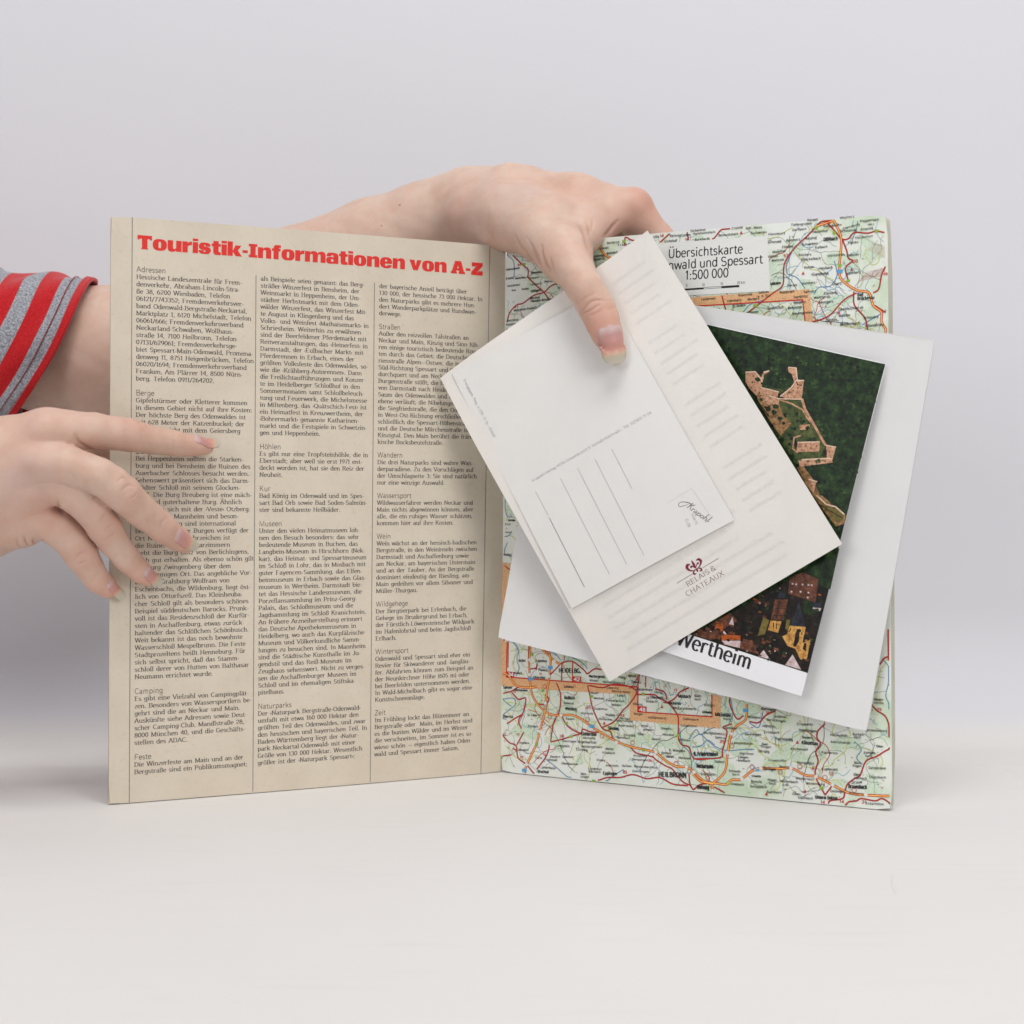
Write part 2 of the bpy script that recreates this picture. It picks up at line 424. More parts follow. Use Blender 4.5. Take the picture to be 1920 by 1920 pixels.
# ================================================================== the setting: white table and backdrop
def build_setting():
    m, n, l, b = new_mat('painted_table')
    t = tex_noise(n, l, 3.0, 5)
    r = ramp(n, l, t.outputs['Fac'], [(0.3, (0.72, 0.70, 0.68)), (0.7, (0.76, 0.74, 0.72))])
    # fine scuffs stretched along x
    tc = N(n, 'ShaderNodeTexCoord'); mp = N(n, 'ShaderNodeMapping'); mp.inputs['Scale'].default_value = (6, 90, 90)
    l.new(tc.outputs['Object'], mp.inputs[0])
    t2 = N(n, 'ShaderNodeTexNoise'); t2.inputs['Scale'].default_value = 2.2; t2.inputs['Detail'].default_value = 6
    l.new(mp.outputs[0], t2.inputs['Vector'])
    r2 = ramp(n, l, t2.outputs['Fac'], [(0.28, (0.90, 0.875, 0.85)), (0.40, (1, 1, 1))])
    mx = N(n, 'ShaderNodeMixRGB', blend_type='MULTIPLY'); mx.inputs[0].default_value = 0.4
    l.new(r.outputs[0], mx.inputs[1]); l.new(r2.outputs[0], mx.inputs[2]); l.new(mx.outputs[0], b.inputs['Base Color'])
    b.inputs['Roughness'].default_value = 0.6; b.inputs['Specular IOR Level'].default_value = 0.22
    f = tex_noise(n, l, 260, 4); bp = N(n, 'ShaderNodeBump'); bp.inputs['Strength'].default_value = 0.05; bp.inputs['Distance'].default_value = 0.0005
    l.new(f.outputs['Fac'], bp.inputs['Height']); l.new(bp.outputs[0], b.inputs['Normal'])
    v = []; fc = []
    X = np.linspace(-1.6, 1.6, 33); Y = np.linspace(-0.86, 0.02, 12)
    for y in Y:
        for x in X: v.append((x, y, 0.0))
    for j in range(11):
        for i in range(32): a = j * 33 + i; fc.append((a, a + 1, a + 34, a + 33))
    mesh_obj('tabletop', v, fc, m, smooth=True)['kind'] = 'structure'
    # wall: lavender white paper that sweeps up behind the table
    m2, n, l, b = new_mat('backdrop_paper')
    t = tex_noise(n, l, 1.8, 5)
    r = ramp(n, l, t.outputs['Fac'], [(0.3, (0.665, 0.66, 0.692)), (0.7, (0.685, 0.68, 0.712))])
    r3 = ramp(n, l, t.outputs['Fac'], [(0.3, (0.72, 0.70, 0.68)), (0.7, (0.76, 0.74, 0.72))])
    tc = N(n, 'ShaderNodeTexCoord'); sx = N(n, 'ShaderNodeSeparateXYZ'); l.new(tc.outputs['Object'], sx.inputs[0])
    mr = N(n, 'ShaderNodeMapRange'); mr.interpolation_type = 'SMOOTHSTEP'; mr.inputs['From Min'].default_value = -0.002; mr.inputs['From Max'].default_value = 0.018; l.new(sx.outputs['Z'], mr.inputs['Value'])
    mz = N(n, 'ShaderNodeMixRGB'); l.new(mr.outputs[0], mz.inputs[0]); l.new(r3.outputs[0], mz.inputs[1]); l.new(r.outputs[0], mz.inputs[2]); l.new(mz.outputs[0], b.inputs['Base Color'])
    b.inputs['Roughness'].default_value = 0.9; b.inputs['Specular IOR Level'].default_value = 0.1
    f = tex_noise(n, l, 420, 3); bp = N(n, 'ShaderNodeBump'); bp.inputs['Strength'].default_value = 0.06; bp.inputs['Distance'].default_value = 0.0006
    l.new(f.outputs['Fac'], bp.inputs['Height']); l.new(bp.outputs[0], b.inputs['Normal'])
    prof = [(-0.02, -0.004), (0.0, -0.003), (0.03, -0.0026), (0.06, -0.0025)]
    R = 0.08; y0 = 0.09
    for i in range(0, 25):
        a = math.radians(90 * i / 24); prof.append((y0 + R * math.sin(a), -0.0025 + R * (1 - math.cos(a))))
    for z in np.linspace(0.12, 1.5, 24): prof.append((y0 + R, z))
    v = []; fc = []
    for (y, z) in prof:
        for x in X: v.append((x, y, z))
    for j in range(len(prof) - 1):
        for i in range(32): a = j * 33 + i; fc.append((a, a + 1, a + 34, a + 33))
    mesh_obj('backdrop', v, fc, m2, smooth=True)['kind'] = 'structure'
build_setting()

# ================================================================== materials for the printed matter
M_AGED = paper('aged_page', (0.60, 0.525, 0.42), (0.645, 0.57, 0.465), rough=0.7, bump=0.12, fibre=700, speck=(0.90, 0.87, 0.82))
M_EDGE = paper('page_edge', (0.66, 0.65, 0.55), (0.72, 0.71, 0.61), rough=0.8)
M_CARD = paper('postcard_back', (0.74, 0.725, 0.70), (0.76, 0.745, 0.72), rough=0.6, bump=0.05)
M_LEAF = paper('leaflet_paper', (0.74, 0.71, 0.67), (0.77, 0.735, 0.69), rough=0.7, bump=0.08, fibre=500)
M_ENV = paper('folder_paper', (0.69, 0.685, 0.68), (0.71, 0.705, 0.70), rough=0.6, bump=0.05)
M_GLOSS = paper('glossy_card', (0.78, 0.775, 0.79), (0.80, 0.795, 0.81), rough=0.22, bump=0.0, spec=0.5)
INK_TEXT = ink('text_ink', (0.06, 0.058, 0.055))
INK_RULE = ink('rule_ink', (0.16, 0.155, 0.15))
INK_RED = ink('headline_ink', srgb(214, 50, 44))
INK_BLACK = ink('black_ink', (0.022, 0.02, 0.022))

# ================================================================== booklet
DF = 0.886
TLp = at(208, 405, 0.7935); BLp = at(204, 1510, 0.7897); FT = at(948, 462, 0.888); FB = at(939, 1448, 0.886)
TRp = at(1664, 402, 0.7893); BRp = at(1673, 1522, 0.7734)
BLp[2] = max(BLp[2], 0.0004); FB[2] = 0.0004; BRp[2] = 0.0004
LP = Sheet(TLp, FT, FB, BLp, bow=0.0016)
RP = Sheet(FT, TRp, BRp, FB, bow=0.0012)

book = empty('booklet', (0, 0, 0)); tag(book, 'open aged travel booklet standing on the white table, text page left and road map right', 'booklet')
LP.build('text_page', M_AGED, book, 0.00025, edge=M_EDGE, rounded=0.0015)

def map_base_mat():
    m, n, l, b = new_mat('map_ground_print')
    t = tex_noise(n, l, 38, 6); t2 = tex_noise(n, l, 120, 4)
    mx = N(n, 'ShaderNodeMath', operation='ADD'); sc = N(n, 'ShaderNodeMath', operation='MULTIPLY'); sc.inputs[1].default_value = 0.35
    l.new(t2.outputs['Fac'], sc.inputs[0]); l.new(t.outputs['Fac'], mx.inputs[0]); l.new(sc.outputs[0], mx.inputs[1])
    r = ramp(n, l, mx.outputs[0], [(0.30, srgb(180, 204, 172)), (0.56, srgb(204, 218, 194)), (0.65, srgb(224, 228, 216)), (0.80, srgb(228, 231, 226)), (0.9, srgb(228, 230, 200))])
    l.new(r.outputs[0], b.inputs['Base Color']); b.inputs['Roughness'].default_value = 0.5
    return m
M_MAP = map_base_mat()
RP.build('map_page', M_MAP, book, 0.0003, edge=M_EDGE, rounded=0.003)

# the leaves stacked behind each side
for i in range(7):
    k = i + 1
    tr = TRp + np.array([0.00055 * k, 0.0010 * k, -0.0003 * (i % 3)]); br = BRp + np.array([0.00045 * k, 0.0010 * k, 0])
    s_ = Sheet(FT + np.array([0, 0.0006 * k, -0.0006]), tr, br, FB + np.array([0, 0.0006 * k, 0]), bow=0.0012)
    s_.build('page', M_EDGE, book, 0.00018, n=10, rounded=0.003)
for i in range(3):
    k = i + 1
    s_ = Sheet(TLp + np.array([-0.0004 * (k % 2), 0.0007 * k, -0.0005 * k]), FT + np.array([0, 0.0004 * k, -0.0008]), FB + np.array([0, 0.0004 * k, 0]), BLp + np.array([-0.0003 * k, 0.0007 * k, 0]), bow=0.0016)
    s_.build('page', M_AGED, book, 0.00018, n=10)

# ---- text page
BODY = style(thick=.165, thin=.06, serif=True, xs=1.0, space=.30)
HEAD = style(thick=.085, thin=.085, serif=False, xs=1.0, seg=9)
hcap = 8.6 * 0.80 / F
def lab(px, py): return LP.ab(px, py)
# one baseline grid serves the three columns
def col_axis(px_top, py_top, k_top, px_bot, py_bot, k_bot):
    A = lab(px_top, py_top); B = lab(px_bot, py_bot)
    return lambda k: A + (B - A) * (k - k_top) / (k_bot - k_top)
C1 = col_axis(255.5, 522.6, 0, 251.5, 1451.5, 68)
C2 = col_axis(488.6, 525.8, 0, 482.8, 1434.5, 69)
C3 = col_axis(711.0, 539.8, 0, 701.6, 1418.0, 69)
ref = lab([252.6, 468.7], [670, 678]); REFW = np.linalg.norm(ref[1] - ref[0])
ref_txt = 'denweg 11, 8751 Heigenbrücken, Telefon'
bcap = np.linalg.norm(lab(255, 522.6) - lab(255, 514.4))
BODY['xs'] = 1.0
BODY['xs'] = REFW / bcap / text_width(ref_txt, BODY) if False else 1.0
STRETCH = REFW / (text_width(ref_txt, BODY) * bcap)
BODY['xs'] = STRETCH; BODY['space'] = .30 * STRETCH; BODY['slab'] = .13
HEAD['xs'] = 1.22
col1 = [(-0.97, 'Adressen', """Hessische Landeszentrale für Frem-|denverkehr, Abraham-Lincoln-Stra-|ße 38, 6200 Wiesbaden, Telefon|06121/7743352; Fremdenverkehrsver-|band Odenwald-Bergstraße-Neckartal,|Marktplatz 1, 6120 Michelstadt, Telefon|06061/666; Fremdenverkehrsverband|Neckarland-Schwaben, Wollhaus-|straße 14, 7100 Heilbronn, Telefon|07131/629061; Fremdenverkehrsge-|biet Spessart-Main-Odenwald, Promena-|denweg 11, 8751 Heigenbrücken, Telefon|06020/1694; Fremdenverkehrsverband|Franken, Am Plärrer 14, 8500 Nürn-|berg, Telefon 0911/264202."""),
 (16.05, 'Berge', """Gipfelstürmer oder Kletterer kommen|in diesem Gebiet nicht auf ihre Kosten:|Der höchste Berg des Odenwaldes ist|mit 628 Meter der Katzenbuckel; der|Spessart reicht mit dem Geiersberg|an 586 Meter."""),
 (24.05, 'Burgen', """Bei Heppenheim sollten die Starken-|burg und bei Bensheim die Ruinen des|Auerbacher Schlosses besucht werden.|Sehenswert präsentiert sich das Darm-|städter Schloß mit seinem Glocken-|spiel. Die Burg Breuberg ist eine mäch-|tige und guterhaltene Burg. Ähnlich|verhält es sich mit der ›Veste‹ Otzberg.|Schlösser in Mannheim und beson-|ders Heidelberg sind international|bekannt. Über vier Burgen verfügt der|Ort Neckar, ihr Wahrzeichen ist|die Ruine. Über Neckarzimmern|steht die Burg Götz von Berlichingens,|noch gut erhalten. Als ebenso schön gilt|die Burg Zwingenberg über dem|gleichnamigen Ort. Das angebliche Vor-|bild der Gralsburg Wolfram von|Eschenbachs, die Wildenburg, liegt öst-|lich von Ottorfszell. Das Kleinheuba-|cher Schloß gilt als besonders schönes|Beispiel süddeutschen Barocks. Prunk-|voll ist das Residenzschloß der Kurfür-|sten in Aschaffenburg, etwas zurück-|haltender das Schlößchen Schönbusch.|Weit bekannt ist das noch bewohnte|Wasserschloß Mespelbrunn. Die Feste|Stadtprozeltens heißt Henneburg. Für|sich selbst spricht, daß das Stamm-|schloß derer von Hutten von Balthasar|Neumann errichtet wurde."""),
 (57.05, 'Camping', """Es gibt eine Vielzahl von Campingplät-|zen. Besonders von Wassersportlern be-|gehrt sind die an Neckar und Main.|Auskünfte siehe Adressen sowie Deut-|scher Camping-Club, Mandlstraße 28,|8000 München 40, und die Geschäfts-|stellen des ADAC."""),
 (66.05, 'Feste', """Die Winzerfeste am Main und an der|Bergstraße sind ein Publikumsmagnet;""")]
col2 = [(-1, None, """als Beispiele seien genannt: das Berg-|sträßer-Winzerfest in Bensheim, der|Weinmarkt in Heppenheim, der Um-|städter Herbstmarkt mit dem Oden-|wälder Winzerfest, das Winzerfest Mit-|te August in Klingenberg und das|Volks- und Weinfest ›Mathaisemarkt‹ in|Schriesheim. Weiterhin zu erwähnen|sind der Beerfeldener Pferdemarkt mit|Reitveranstaltungen, das ›Heinerfest‹ in|Darmstadt, der ›Eulbacher Markt‹ mit|Pferderennen in Erbach, eines der|größten Volksfeste des Odenwaldes, so-|wie die ›Krähberg-Autorennen‹. Dann|die Freilichtaufführungen und Konzer-|te im Heidelberger Schloßhof in den|Sommermonaten samt Schloßbeleuch-|tung und Feuerwerk, die Michelsmesse|in Miltenberg, das ›Quätschich-Fest‹ ist|ein Heimatfest in Kreuzwertheim, der|›Bohrermarkt‹ genannte Katharinen-|markt und die Festspiele in Schwetzin-|gen und Heppenheim."""),
 (24.05, 'Höhlen', """Es gibt nur eine Tropfsteinhöhle, die in|Eberstadt; aber weil sie erst 1971 ent-|deckt worden ist, hat sie den Reiz der|Neuheit."""),
 (30.05, 'Kur', """Bad König im Odenwald und im Spes-|sart Bad Orb sowie Bad Soden-Salmün-|ster sind bekannte Heilbäder."""),
 (35.05, 'Museen', """Unter den vielen Heimatmuseen loh-|nen den Besuch besonders: das sehr|bedeutende Museum in Buchen, das|Langbein-Museum in Hirschhorn (Nek-|kar), das Heimat- und Spessartmuseum|im Schloß in Lohr, das in Mosbach mit|guter Fayencen-Sammlung, das Elfen-|beinmuseum in Erbach sowie das Glas-|museum in Wertheim. Darmstadt bie-|tet das Hessische Landesmuseum, die|Porzellansammlung im Prinz-Georg-|Palais, das Schloßmuseum und die|Jagdsammlung im Schloß Kranichstein.|An frühere Arzneiherstellung erinnert|das Deutsche Apothekenmuseum in|Heidelberg, wo auch das Kurpfälzische|Museum und Völkerkundliche Samm-|lungen zu besuchen sind. In Mannheim|sind die Städtische Kunsthalle im Ju-|gendstil und das Reiß-Museum im|Zeughaus sehenswert. Nicht zu verges-|sen die Aschaffenburger Museen im|Schloß und im ehemaligen Stiftska-|pitelhaus."""),
 (61.05, 'Naturparks', """Der ›Naturpark Bergstraße-Odenwald‹|umfaßt mit etwa 160 000 Hektar den|größten Teil des Odenwaldes, und zwar|den hessischen und bayerischen Teil. In|Baden-Württemberg liegt der ›Natur-|park Neckartal-Odenwald‹ mit einer|Größe von 130 000 Hektar. Wesentlich|größer ist der ›Naturpark Spessart‹;""")]
col3 = [(-1, None, """der bayerische Anteil beträgt über|130 000, der hessische 73 000 Hektar. In|den Naturparks gibt es mehrere Hun-|dert Wanderparkplätze und Rundwan-|derwege."""),
 (6.05, 'Straßen', """Außer den reizvollen Talstraßen an|Neckar und Main, Kinzig und Sinn füh-|ren einige touristisch bedeutende Rou-|ten durch das Gebiet: die Deutsche Fe-|rienstraße Alpen—Ostsee, die in Nord-|Süd-Richtung Spessart und Odenwald|durchquert und am Neckar auf die|Burgenstraße stößt; die Bergstraße|von Darmstadt nach Heidelberg am|Saum des Odenwaldes und der Rhein-|ebene verläuft; die Nibelungen- und|die Siegfriedstraße, die den Odenwald|in West-Ost-Richtung erschließen, und|schließlich die Spessart-Höhenstraße|und die Deutsche Märchenstraße im|Kinzigtal. Den Main berührt die frän-|kische Bocksbeutelstraße."""),
 (25.0, 'Wandern', """Die drei Naturparks sind wahre Wan-|derparadiese. Zu den Vorschlägen auf|der Umschlagseite 3: Sie sind natürlich|nur eine winzige Auswahl."""),
 (31.0, 'Wassersport', """Wildwasserfahrer werden Neckar und|Main nichts abgewinnen können, aber|alle, die ein ruhiges Wasser schätzen,|kommen hier auf ihre Kosten."""),
 (37.0, 'Wein', """Wein wächst an der hessisch-badischen|Bergstraße, in den Weininseln zwischen|Darmstadt und Aschaffenburg sowie|am Neckar, am bayerischen Untermain|und an der Tauber. An der Bergstraße|dominiert eindeutig der Riesling, am|Main gedeihen vor allem Silvaner und|Müller-Thurgau."""),
 (47.0, 'Wildgehege', """Der Bergtierpark bei Erlenbach, die|Gehege im Brudergrund bei Erbach,|der Fürstlich-Löwensteinsche Wildpark|im Hafenlohrtal und beim Jagdschloß|Erlbach."""),
 (54.0, 'Wintersport', """Odenwald und Spessart sind eher ein|Revier für Skiwanderer und -langläu-|fer. Abfahrten können zum Beispiel an|der Neunkirchner Höhe (605 m) oder|bei Beerfelden unternommen werden.|In Wald-Michelbach gibt es sogar eine|Kunstschneeanlage."""),
 (63.0, 'Zeit', """Im Frühling lockt das Blütenmeer an|Bergstraße oder  Main, im Herbst sind|es die bunten Wälder und im Winter|die verschneiten, im Sommer ist es so-|wieso schön — eigentlich haben Oden-|wald und Spessart immer Saison.""")]
for ax, col in ((C1, col1), (C2, col2), (C3, col3)):
    for k, head, body in col:
        if head:
            pr = Print(LP, 1); p = ax(k); write(pr, head, p[0], p[1], bcap * 1.24, HEAD); pr.done('heading', INK_TEXT, book)
        pr = Print(LP, 1)
        k0 = math.floor(k + .5) + 1
        for j, line in enumerate(body.split('|')):
            p = ax(k0 + j); write(pr, line, p[0], p[1], bcap, BODY)
        pr.done('paragraph', INK_TEXT, book)
for (x0, y0, x1, y1) in ((248, 407.5, 242.3, 1505.5), (480, 516, 474, 1484), (702, 530, 694, 1466.5), (918.5, 461, 901.5, 1451)):
    pr = Print(LP, 1); p = lab([x0, x1], [y0, y1]); pr.ribbon(p, 0.00032); pr.done('column_rule', INK_RULE, book)

# headline: heavy wide letters with small slabs
pr = Print(LP, 1)
def sup(x0, y0, x1, y1, e=2.6, n=28):
    t = np.linspace(0, 2 * np.pi, n, endpoint=False); c, s = np.cos(t), np.sin(t)
    return [((x0 + x1) / 2 + (x1 - x0) / 2 * np.sign(a) * abs(a) ** (2 / e), (y0 + y1) / 2 + (y1 - y0) / 2 * np.sign(b) * abs(b) ** (2 / e)) for a, b in zip(c, s)]
def rct(x0, y0, x1, y1): return ([(x0, y0), (x1, y0), (x1, y1), (x0, y1)], None)
ARCH = [(.36, .50), (.36, .64), (.44, .77), (.60, .83), (.78, .83), (.92, .76), (.98, .60), (.98, .0), (.60, .0), (.60, .54), (.56, .61), (.48, .62), (.41, .58)]
UU = [(.98 - x, .8 - y) for x, y in ARCH]
HG = {'T': (1.0, [rct(0, .75, 1.0, 1.0), rct(.31, 0, .69, .77), rct(.27, 0, .73, .09), rct(0, .68, .14, .76), rct(.86, .68, 1, .76)]),
 'o': (.98, [(sup(0, -.02, .98, .82), sup(.40, .16, .58, .64, 3))]),
 'u': (.98, [rct(.60, 0, .98, .8), (UU, None)]), 'n': (.98, [rct(0, 0, .38, .8), (ARCH, None)]),
 'm': (1.56, [rct(0, 0, .38, .8), ([(x if x < .5 else x - .01, y) for x, y in ARCH], None), ([(x + .585, y) for x, y in ARCH], None)]),
 'r': (.68, [rct(0, 0, .38, .8), ([(.36, .44), (.36, .62), (.46, .78), (.68, .83), (.68, .56), (.52, .55)], None)]),
 'i': (.38, [rct(0, 0, .38, .8), rct(0, .88, .38, 1.06)]),
 't': (.66, [rct(.12, .2, .50, 1.0), rct(0, .61, .66, .8), ([(.12, .22), (.15, .06), (.27, -.02), (.66, -.01), (.66, .19), (.56, .19), (.50, .24)], None)]),
 'f': (.66, [rct(.12, 0, .50, .85), rct(0, .61, .64, .8), ([(.12, .82), (.15, .97), (.27, 1.06), (.66, 1.06), (.66, .87), (.56, .87), (.50, .82)], None)]),
 'k': (1.02, [rct(0, 0, .38, 1.06), ([(.37, .34), (.58, .8), (1.0, .8), (.75, .44), (1.04, 0), (.60, 0), (.37, .33)], None)]),
 's': (.86, [([(.82, .55), (.50, .55), (.48, .64), (.40, .65), (.36, .60), (.42, .54), (.68, .50), (.84, .40), (.86, .18), (.72, .02), (.45, -.02), (.15, 0), (0, .12), (-.01, .25), (.34, .25), (.36, .16), (.45, .14), (.50, .19), (.44, .25), (.18, .29), (.02, .40), (0, .62), (.14, .79), (.42, .83), (.70, .80), (.82, .69)], None)]),
 'a': (.94, [rct(.56, 0, .94, .6), ([(.03, .54), (.03, .67), (.16, .80), (.48, .83), (.80, .80), (.94, .64), (.94, .5), (.56, .5), (.54, .63), (.46, .65), (.40, .62), (.38, .54)], None), (sup(0, -.02, .68, .5), sup(.37, .13, .56, .35, 3, 16))]),
 'e': (.96, [([(.96, .33), (.96, .5), (.88, .71), (.66, .82), (.32, .82), (.09, .71), (0, .5), (0, .28), (.09, .10), (.32, -.02), (.68, -.02), (.90, .08), (.95, .23), (.60, .23), (.56, .15), (.46, .14), (.40, .2), (.39, .33)], [(.39, .49), (.41, .63), (.48, .66), (.55, .63), (.57, .49)])]),
 'v': (.98, [([(0, .8), (.40, .8), (.51, .34), (.61, .8), (.98, .8), (.68, 0), (.31, 0)], None)]),
 'A': (1.18, [([(0, 0), (.5, 0), (.5, .16), (.44, .16), (.47, .25), (.68, .25), (.71, .16), (.64, .16), (.64, 0), (1.18, 0), (1.18, .17), (1.10, .17), (.84, 1.0), (.34, 1.0), (.07, .17), (0, .17)], [(.52, .42), (.64, .42), (.58, .68)])]),
 'Z': (.98, [([(.04, 1), (.96, 1), (.96, .76), (.50, .24), (.60, .24), (.62, .34), (.98, .34), (.98, 0), (0, 0), (0, .24), (.46, .76), (.40, .76), (.38, .68), (.04, .68)], None)]),
 'I': (.62, [rct(.12, .05, .50, .95), rct(0, 0, .62, .19), rct(0, .81, .62, 1)]), '-': (.42, [rct(.02, .29, .40, .49)]), ' ': (.26, [])}
h = lab([257.5, 905], [466.5, 517]); hw = np.linalg.norm(h[1] - h[0]); hang = math.atan2(h[1][1] - h[0][1], h[1][0] - h[0][0])
hc = np.linalg.norm(lab(262, 466.5) - lab(262, 440.5)); hl = 'Touristik-Informationen von A-Z'
nat = sum(HG[c][0] + .05 for c in hl) - .05; kx = hw / (nat * hc); x = 0
for ch in hl:
    wd, shapes = HG[ch]
    for out, hole in shapes:
        tf = lambda L: np.array([(h[0][0] + (x + u) * kx * hc * math.cos(hang) - v * hc * math.sin(hang), h[0][1] + (x + u) * kx * hc * math.sin(hang) + v * hc * math.cos(hang)) for u, v in L])
        pr.poly(tf(out), tf(hole) if hole else None)
    x += wd + .05
pr.done('headline', INK_RED, book)

# ================================================================== the map print
MAPSTUFF = True
def zt(ox, oy, sc): return lambda *q: [(ox + q[i] / sc, oy + q[i + 1] / sc) for i in range(0, len(q), 2)]
Z4 = zt(920, 1180, 4.571); Z5 = zt(1300, 1180, 4.571); Z1 = zt(1200, 380, 3.84); Z8 = zt(900, 400, 5.333); Z3 = zt(1180, 940, 3.692); Z2 = zt(1260, 560, 3.84); Z6 = zt(660, 850, 4.8)
mm = 0.001
c_road = ink('road_red_ink', srgb(186, 44, 42)); c_case = ink('road_casing_ink', srgb(120, 40, 44)); c_auto = ink('motorway_ink', srgb(208, 56, 40)); c_autoin = ink('motorway_core_ink', srgb(250, 200, 104))
c_blue = ink('river_ink', srgb(84, 132, 176)); c_lblue = ink('stream_ink', srgb(134, 182, 200)); c_grey = ink('lane_ink', srgb(110, 118, 112)); c_yel = ink('minor_road_ink', srgb(198, 204, 116)); c_green = ink('forest_tint_ink', srgb(203, 219, 196), mottled=.12)
c_orange = ink('region_band_ink', srgb(222, 174, 128), mottled=.19); c_box = ink('region_frame_ink', srgb(196, 40, 36)); c_white = ink('map_white_ink', srgb(226, 226, 222)); c_lab = ink('map_label_ink', (0.03, 0.03, 0.03)); c_rlab = ink('map_red_label_ink', srgb(190, 60, 50))
c_badge = ink('badge_ink', srgb(90, 160, 210)); c_gbadge = ink('green_badge_ink', srgb(140, 176, 60))

# forest tints and the minor network, drawn procedurally over the whole sheet
rg = random.Random(11)
pr = Print(RP, 0.3)
for _ in range(170):
    a, b = rg.uniform(.005, RP.W - .005), rg.uniform(.005, RP.H - .005); r = rg.uniform(.0015, .0055); ph = rg.uniform(0, 6)
    n = 12; pts = []
    for i in range(n):
        t = 2 * math.pi * i / n; q = r * (1 + .35 * math.sin(2 * t + ph) + .22 * math.sin(3 * t + ph * 2) + rg.uniform(-.12, .12))
        pts.append((min(RP.W - .002, max(.002, a + q * 1.3 * math.cos(t))), min(RP.H - .002, max(.002, b + q * math.sin(t)))))
    pr.poly(pts)
pr.done('forest_tint', c_green, book)
def wander(a, b, ang, n, step, wob):
    pts = [(a, b)]
    for _ in range(n):
        ang += rg.gauss(0, wob); a += math.cos(ang) * step; b += math.sin(ang) * step
        if not (.0015 < a < RP.W - .0015 and .0015 < b < RP.H - .0015): break
        pts.append((a, b))
    return pts
for (name, mat, count, wd, n, step, wob, lay) in (('minor_roads', c_yel, 290, .00040, 14, .0022, .5, .8), ('lanes', c_grey, 700, .00016, 14, .0018, .42, 1.1), ('country_roads', c_road, 80, .00034, 11, .0024, .38, 1.6), ('streams', c_lblue, 210, .00032, 16, .0016, .65, 1.2), ('railways', ink('rail_ink', srgb(60, 62, 66)), 26, .00028, 24, .0024, .3, 1.4)):
    pr = Print(RP, lay)
    for _ in range(count):
        p = wander(rg.uniform(0, RP.W), rg.uniform(0, RP.H), rg.uniform(0, 6.3), rg.randint(n // 2, n), step, wob)
        if len(p) > 3: pr.ribbon(spline(p, 2), wd)
    o = pr.done(name, mat, book); o['kind'] = 'stuff'

# region bands and frames
pr = Print(RP, 1.9)
for q in (Z4(90, 95, 142, 108, 135, 410, 1265, 492, 1262, 706, 1900, 752, 1898, 556, 1975, 575, 1970, 852, 1190, 778, 1196, 560, 350, 508, 88, 480),):
    pr.px_poly(q)
pr.px_poly(Z1(370, 682, 1220, 622, 1248, 868, 1186, 858, 1172, 694, 380, 746))
pr.px_poly(Z6(1358, 980, 1425, 990, 1390, 1240, 1372, 1690, 1342, 1690))
pr.done('region_band', c_orange, book)
pr = Print(RP, 3.0)       # short red and dark ticks: kilometre figures, hamlets and borders too small to read
pb = Print(RP, 3.0)
for i in range(1500):
    a, b = rg.uniform(.002, RP.W - .003), rg.uniform(.002, RP.H - .002); t = rg.uniform(-.25, .25) if i % 3 else rg.uniform(0, 3); l = rg.uniform(.0004, .0011)
    (pr if i % 3 == 0 else pb).ribbon([(a, b), (a + l * math.cos(t), b + l * math.sin(t))], rg.uniform(.00018, .00036))
pr.done('red_ticks', c_rlab, book); pb.done('dark_ticks', c_grey, book)
pr = Print(RP, 3.2)
for q in (Z4(142, 108, 135, 408, 1262, 494), Z4(1264, 392, 1262, 706, 1898, 750, 1896, 556), Z4(610, 280, 608, 440), Z4(704, 280, 702, 448), Z4(1330, 400, 1328, 496), Z1(380, 746, 1172, 700, 1190, 858), Z6(1408, 1690, 1404, 1930), Z6(1365, 1010, 1425, 1050)):
    pr.px_ribbon(q, .00062)
for q in (Z4(140, 360, 205, 366, 203, 412, 137, 408), Z4(702, 402, 777, 406, 776, 450, 701, 446), Z4(1262, 656, 1338, 662, 1336, 712, 1260, 706)):
    pr.px_poly(q)
pr.done('region_frame', c_box, book)

blue = [Z4(190, 110, 240, 180, 225, 260, 245, 330, 220, 400), Z4(100, 600, 190, 590, 215, 640, 160, 690, 110, 730, 95, 760, 130, 770), Z4(92, 590, 150, 640, 180, 660), Z4(1620, 850, 1640, 980, 1700, 1050, 1720, 1130, 1725, 1200),
        Z4(1700, 940, 1760, 860, 1800, 900, 1870, 860, 1920, 840), Z4(1730, 1010, 1800, 1000, 1860, 950, 1920, 990), Z4(470, 1110, 560, 1180, 640, 1250, 690, 1290), Z4(985, 1310, 1060, 1250, 1140, 1200),
        Z5(0, 930, 60, 900, 130, 960, 200, 1010, 300, 1040, 420, 1030, 520, 1030), Z5(480, 800, 560, 840, 600, 700), Z5(320, 600, 340, 720, 300, 820), Z5(1380, 960, 1440, 1030, 1400, 1100, 1450, 1160), Z5(1620, 250, 1700, 370, 1650, 570, 1730, 690),
        Z1(1100, 340, 1060, 440, 1060, 510, 1130, 540, 1190, 620), Z1(1400, 420, 1420, 520, 1370, 600, 1290, 610, 1250, 660), Z1(740, 790, 800, 730, 900, 700), Z8(250, 400, 330, 470, 345, 560, 340, 640), Z6(1360, 410, 1395, 560, 1440, 570), Z6(1360, 750, 1410, 740, 1440, 700), Z6(1400, 800, 1370, 900, 1440, 930),
        Z4(340, 120, 420, 160, 540, 200, 600, 260), Z4(600, 200, 720, 250, 800, 300, 830, 340), Z1(1600, 880, 1700, 820, 1790, 770)]
pr = Print(RP, 2.4)
for q in blue: pr.px_ribbon(q, .00042, smooth=5)
pr.done('river', c_blue, book)

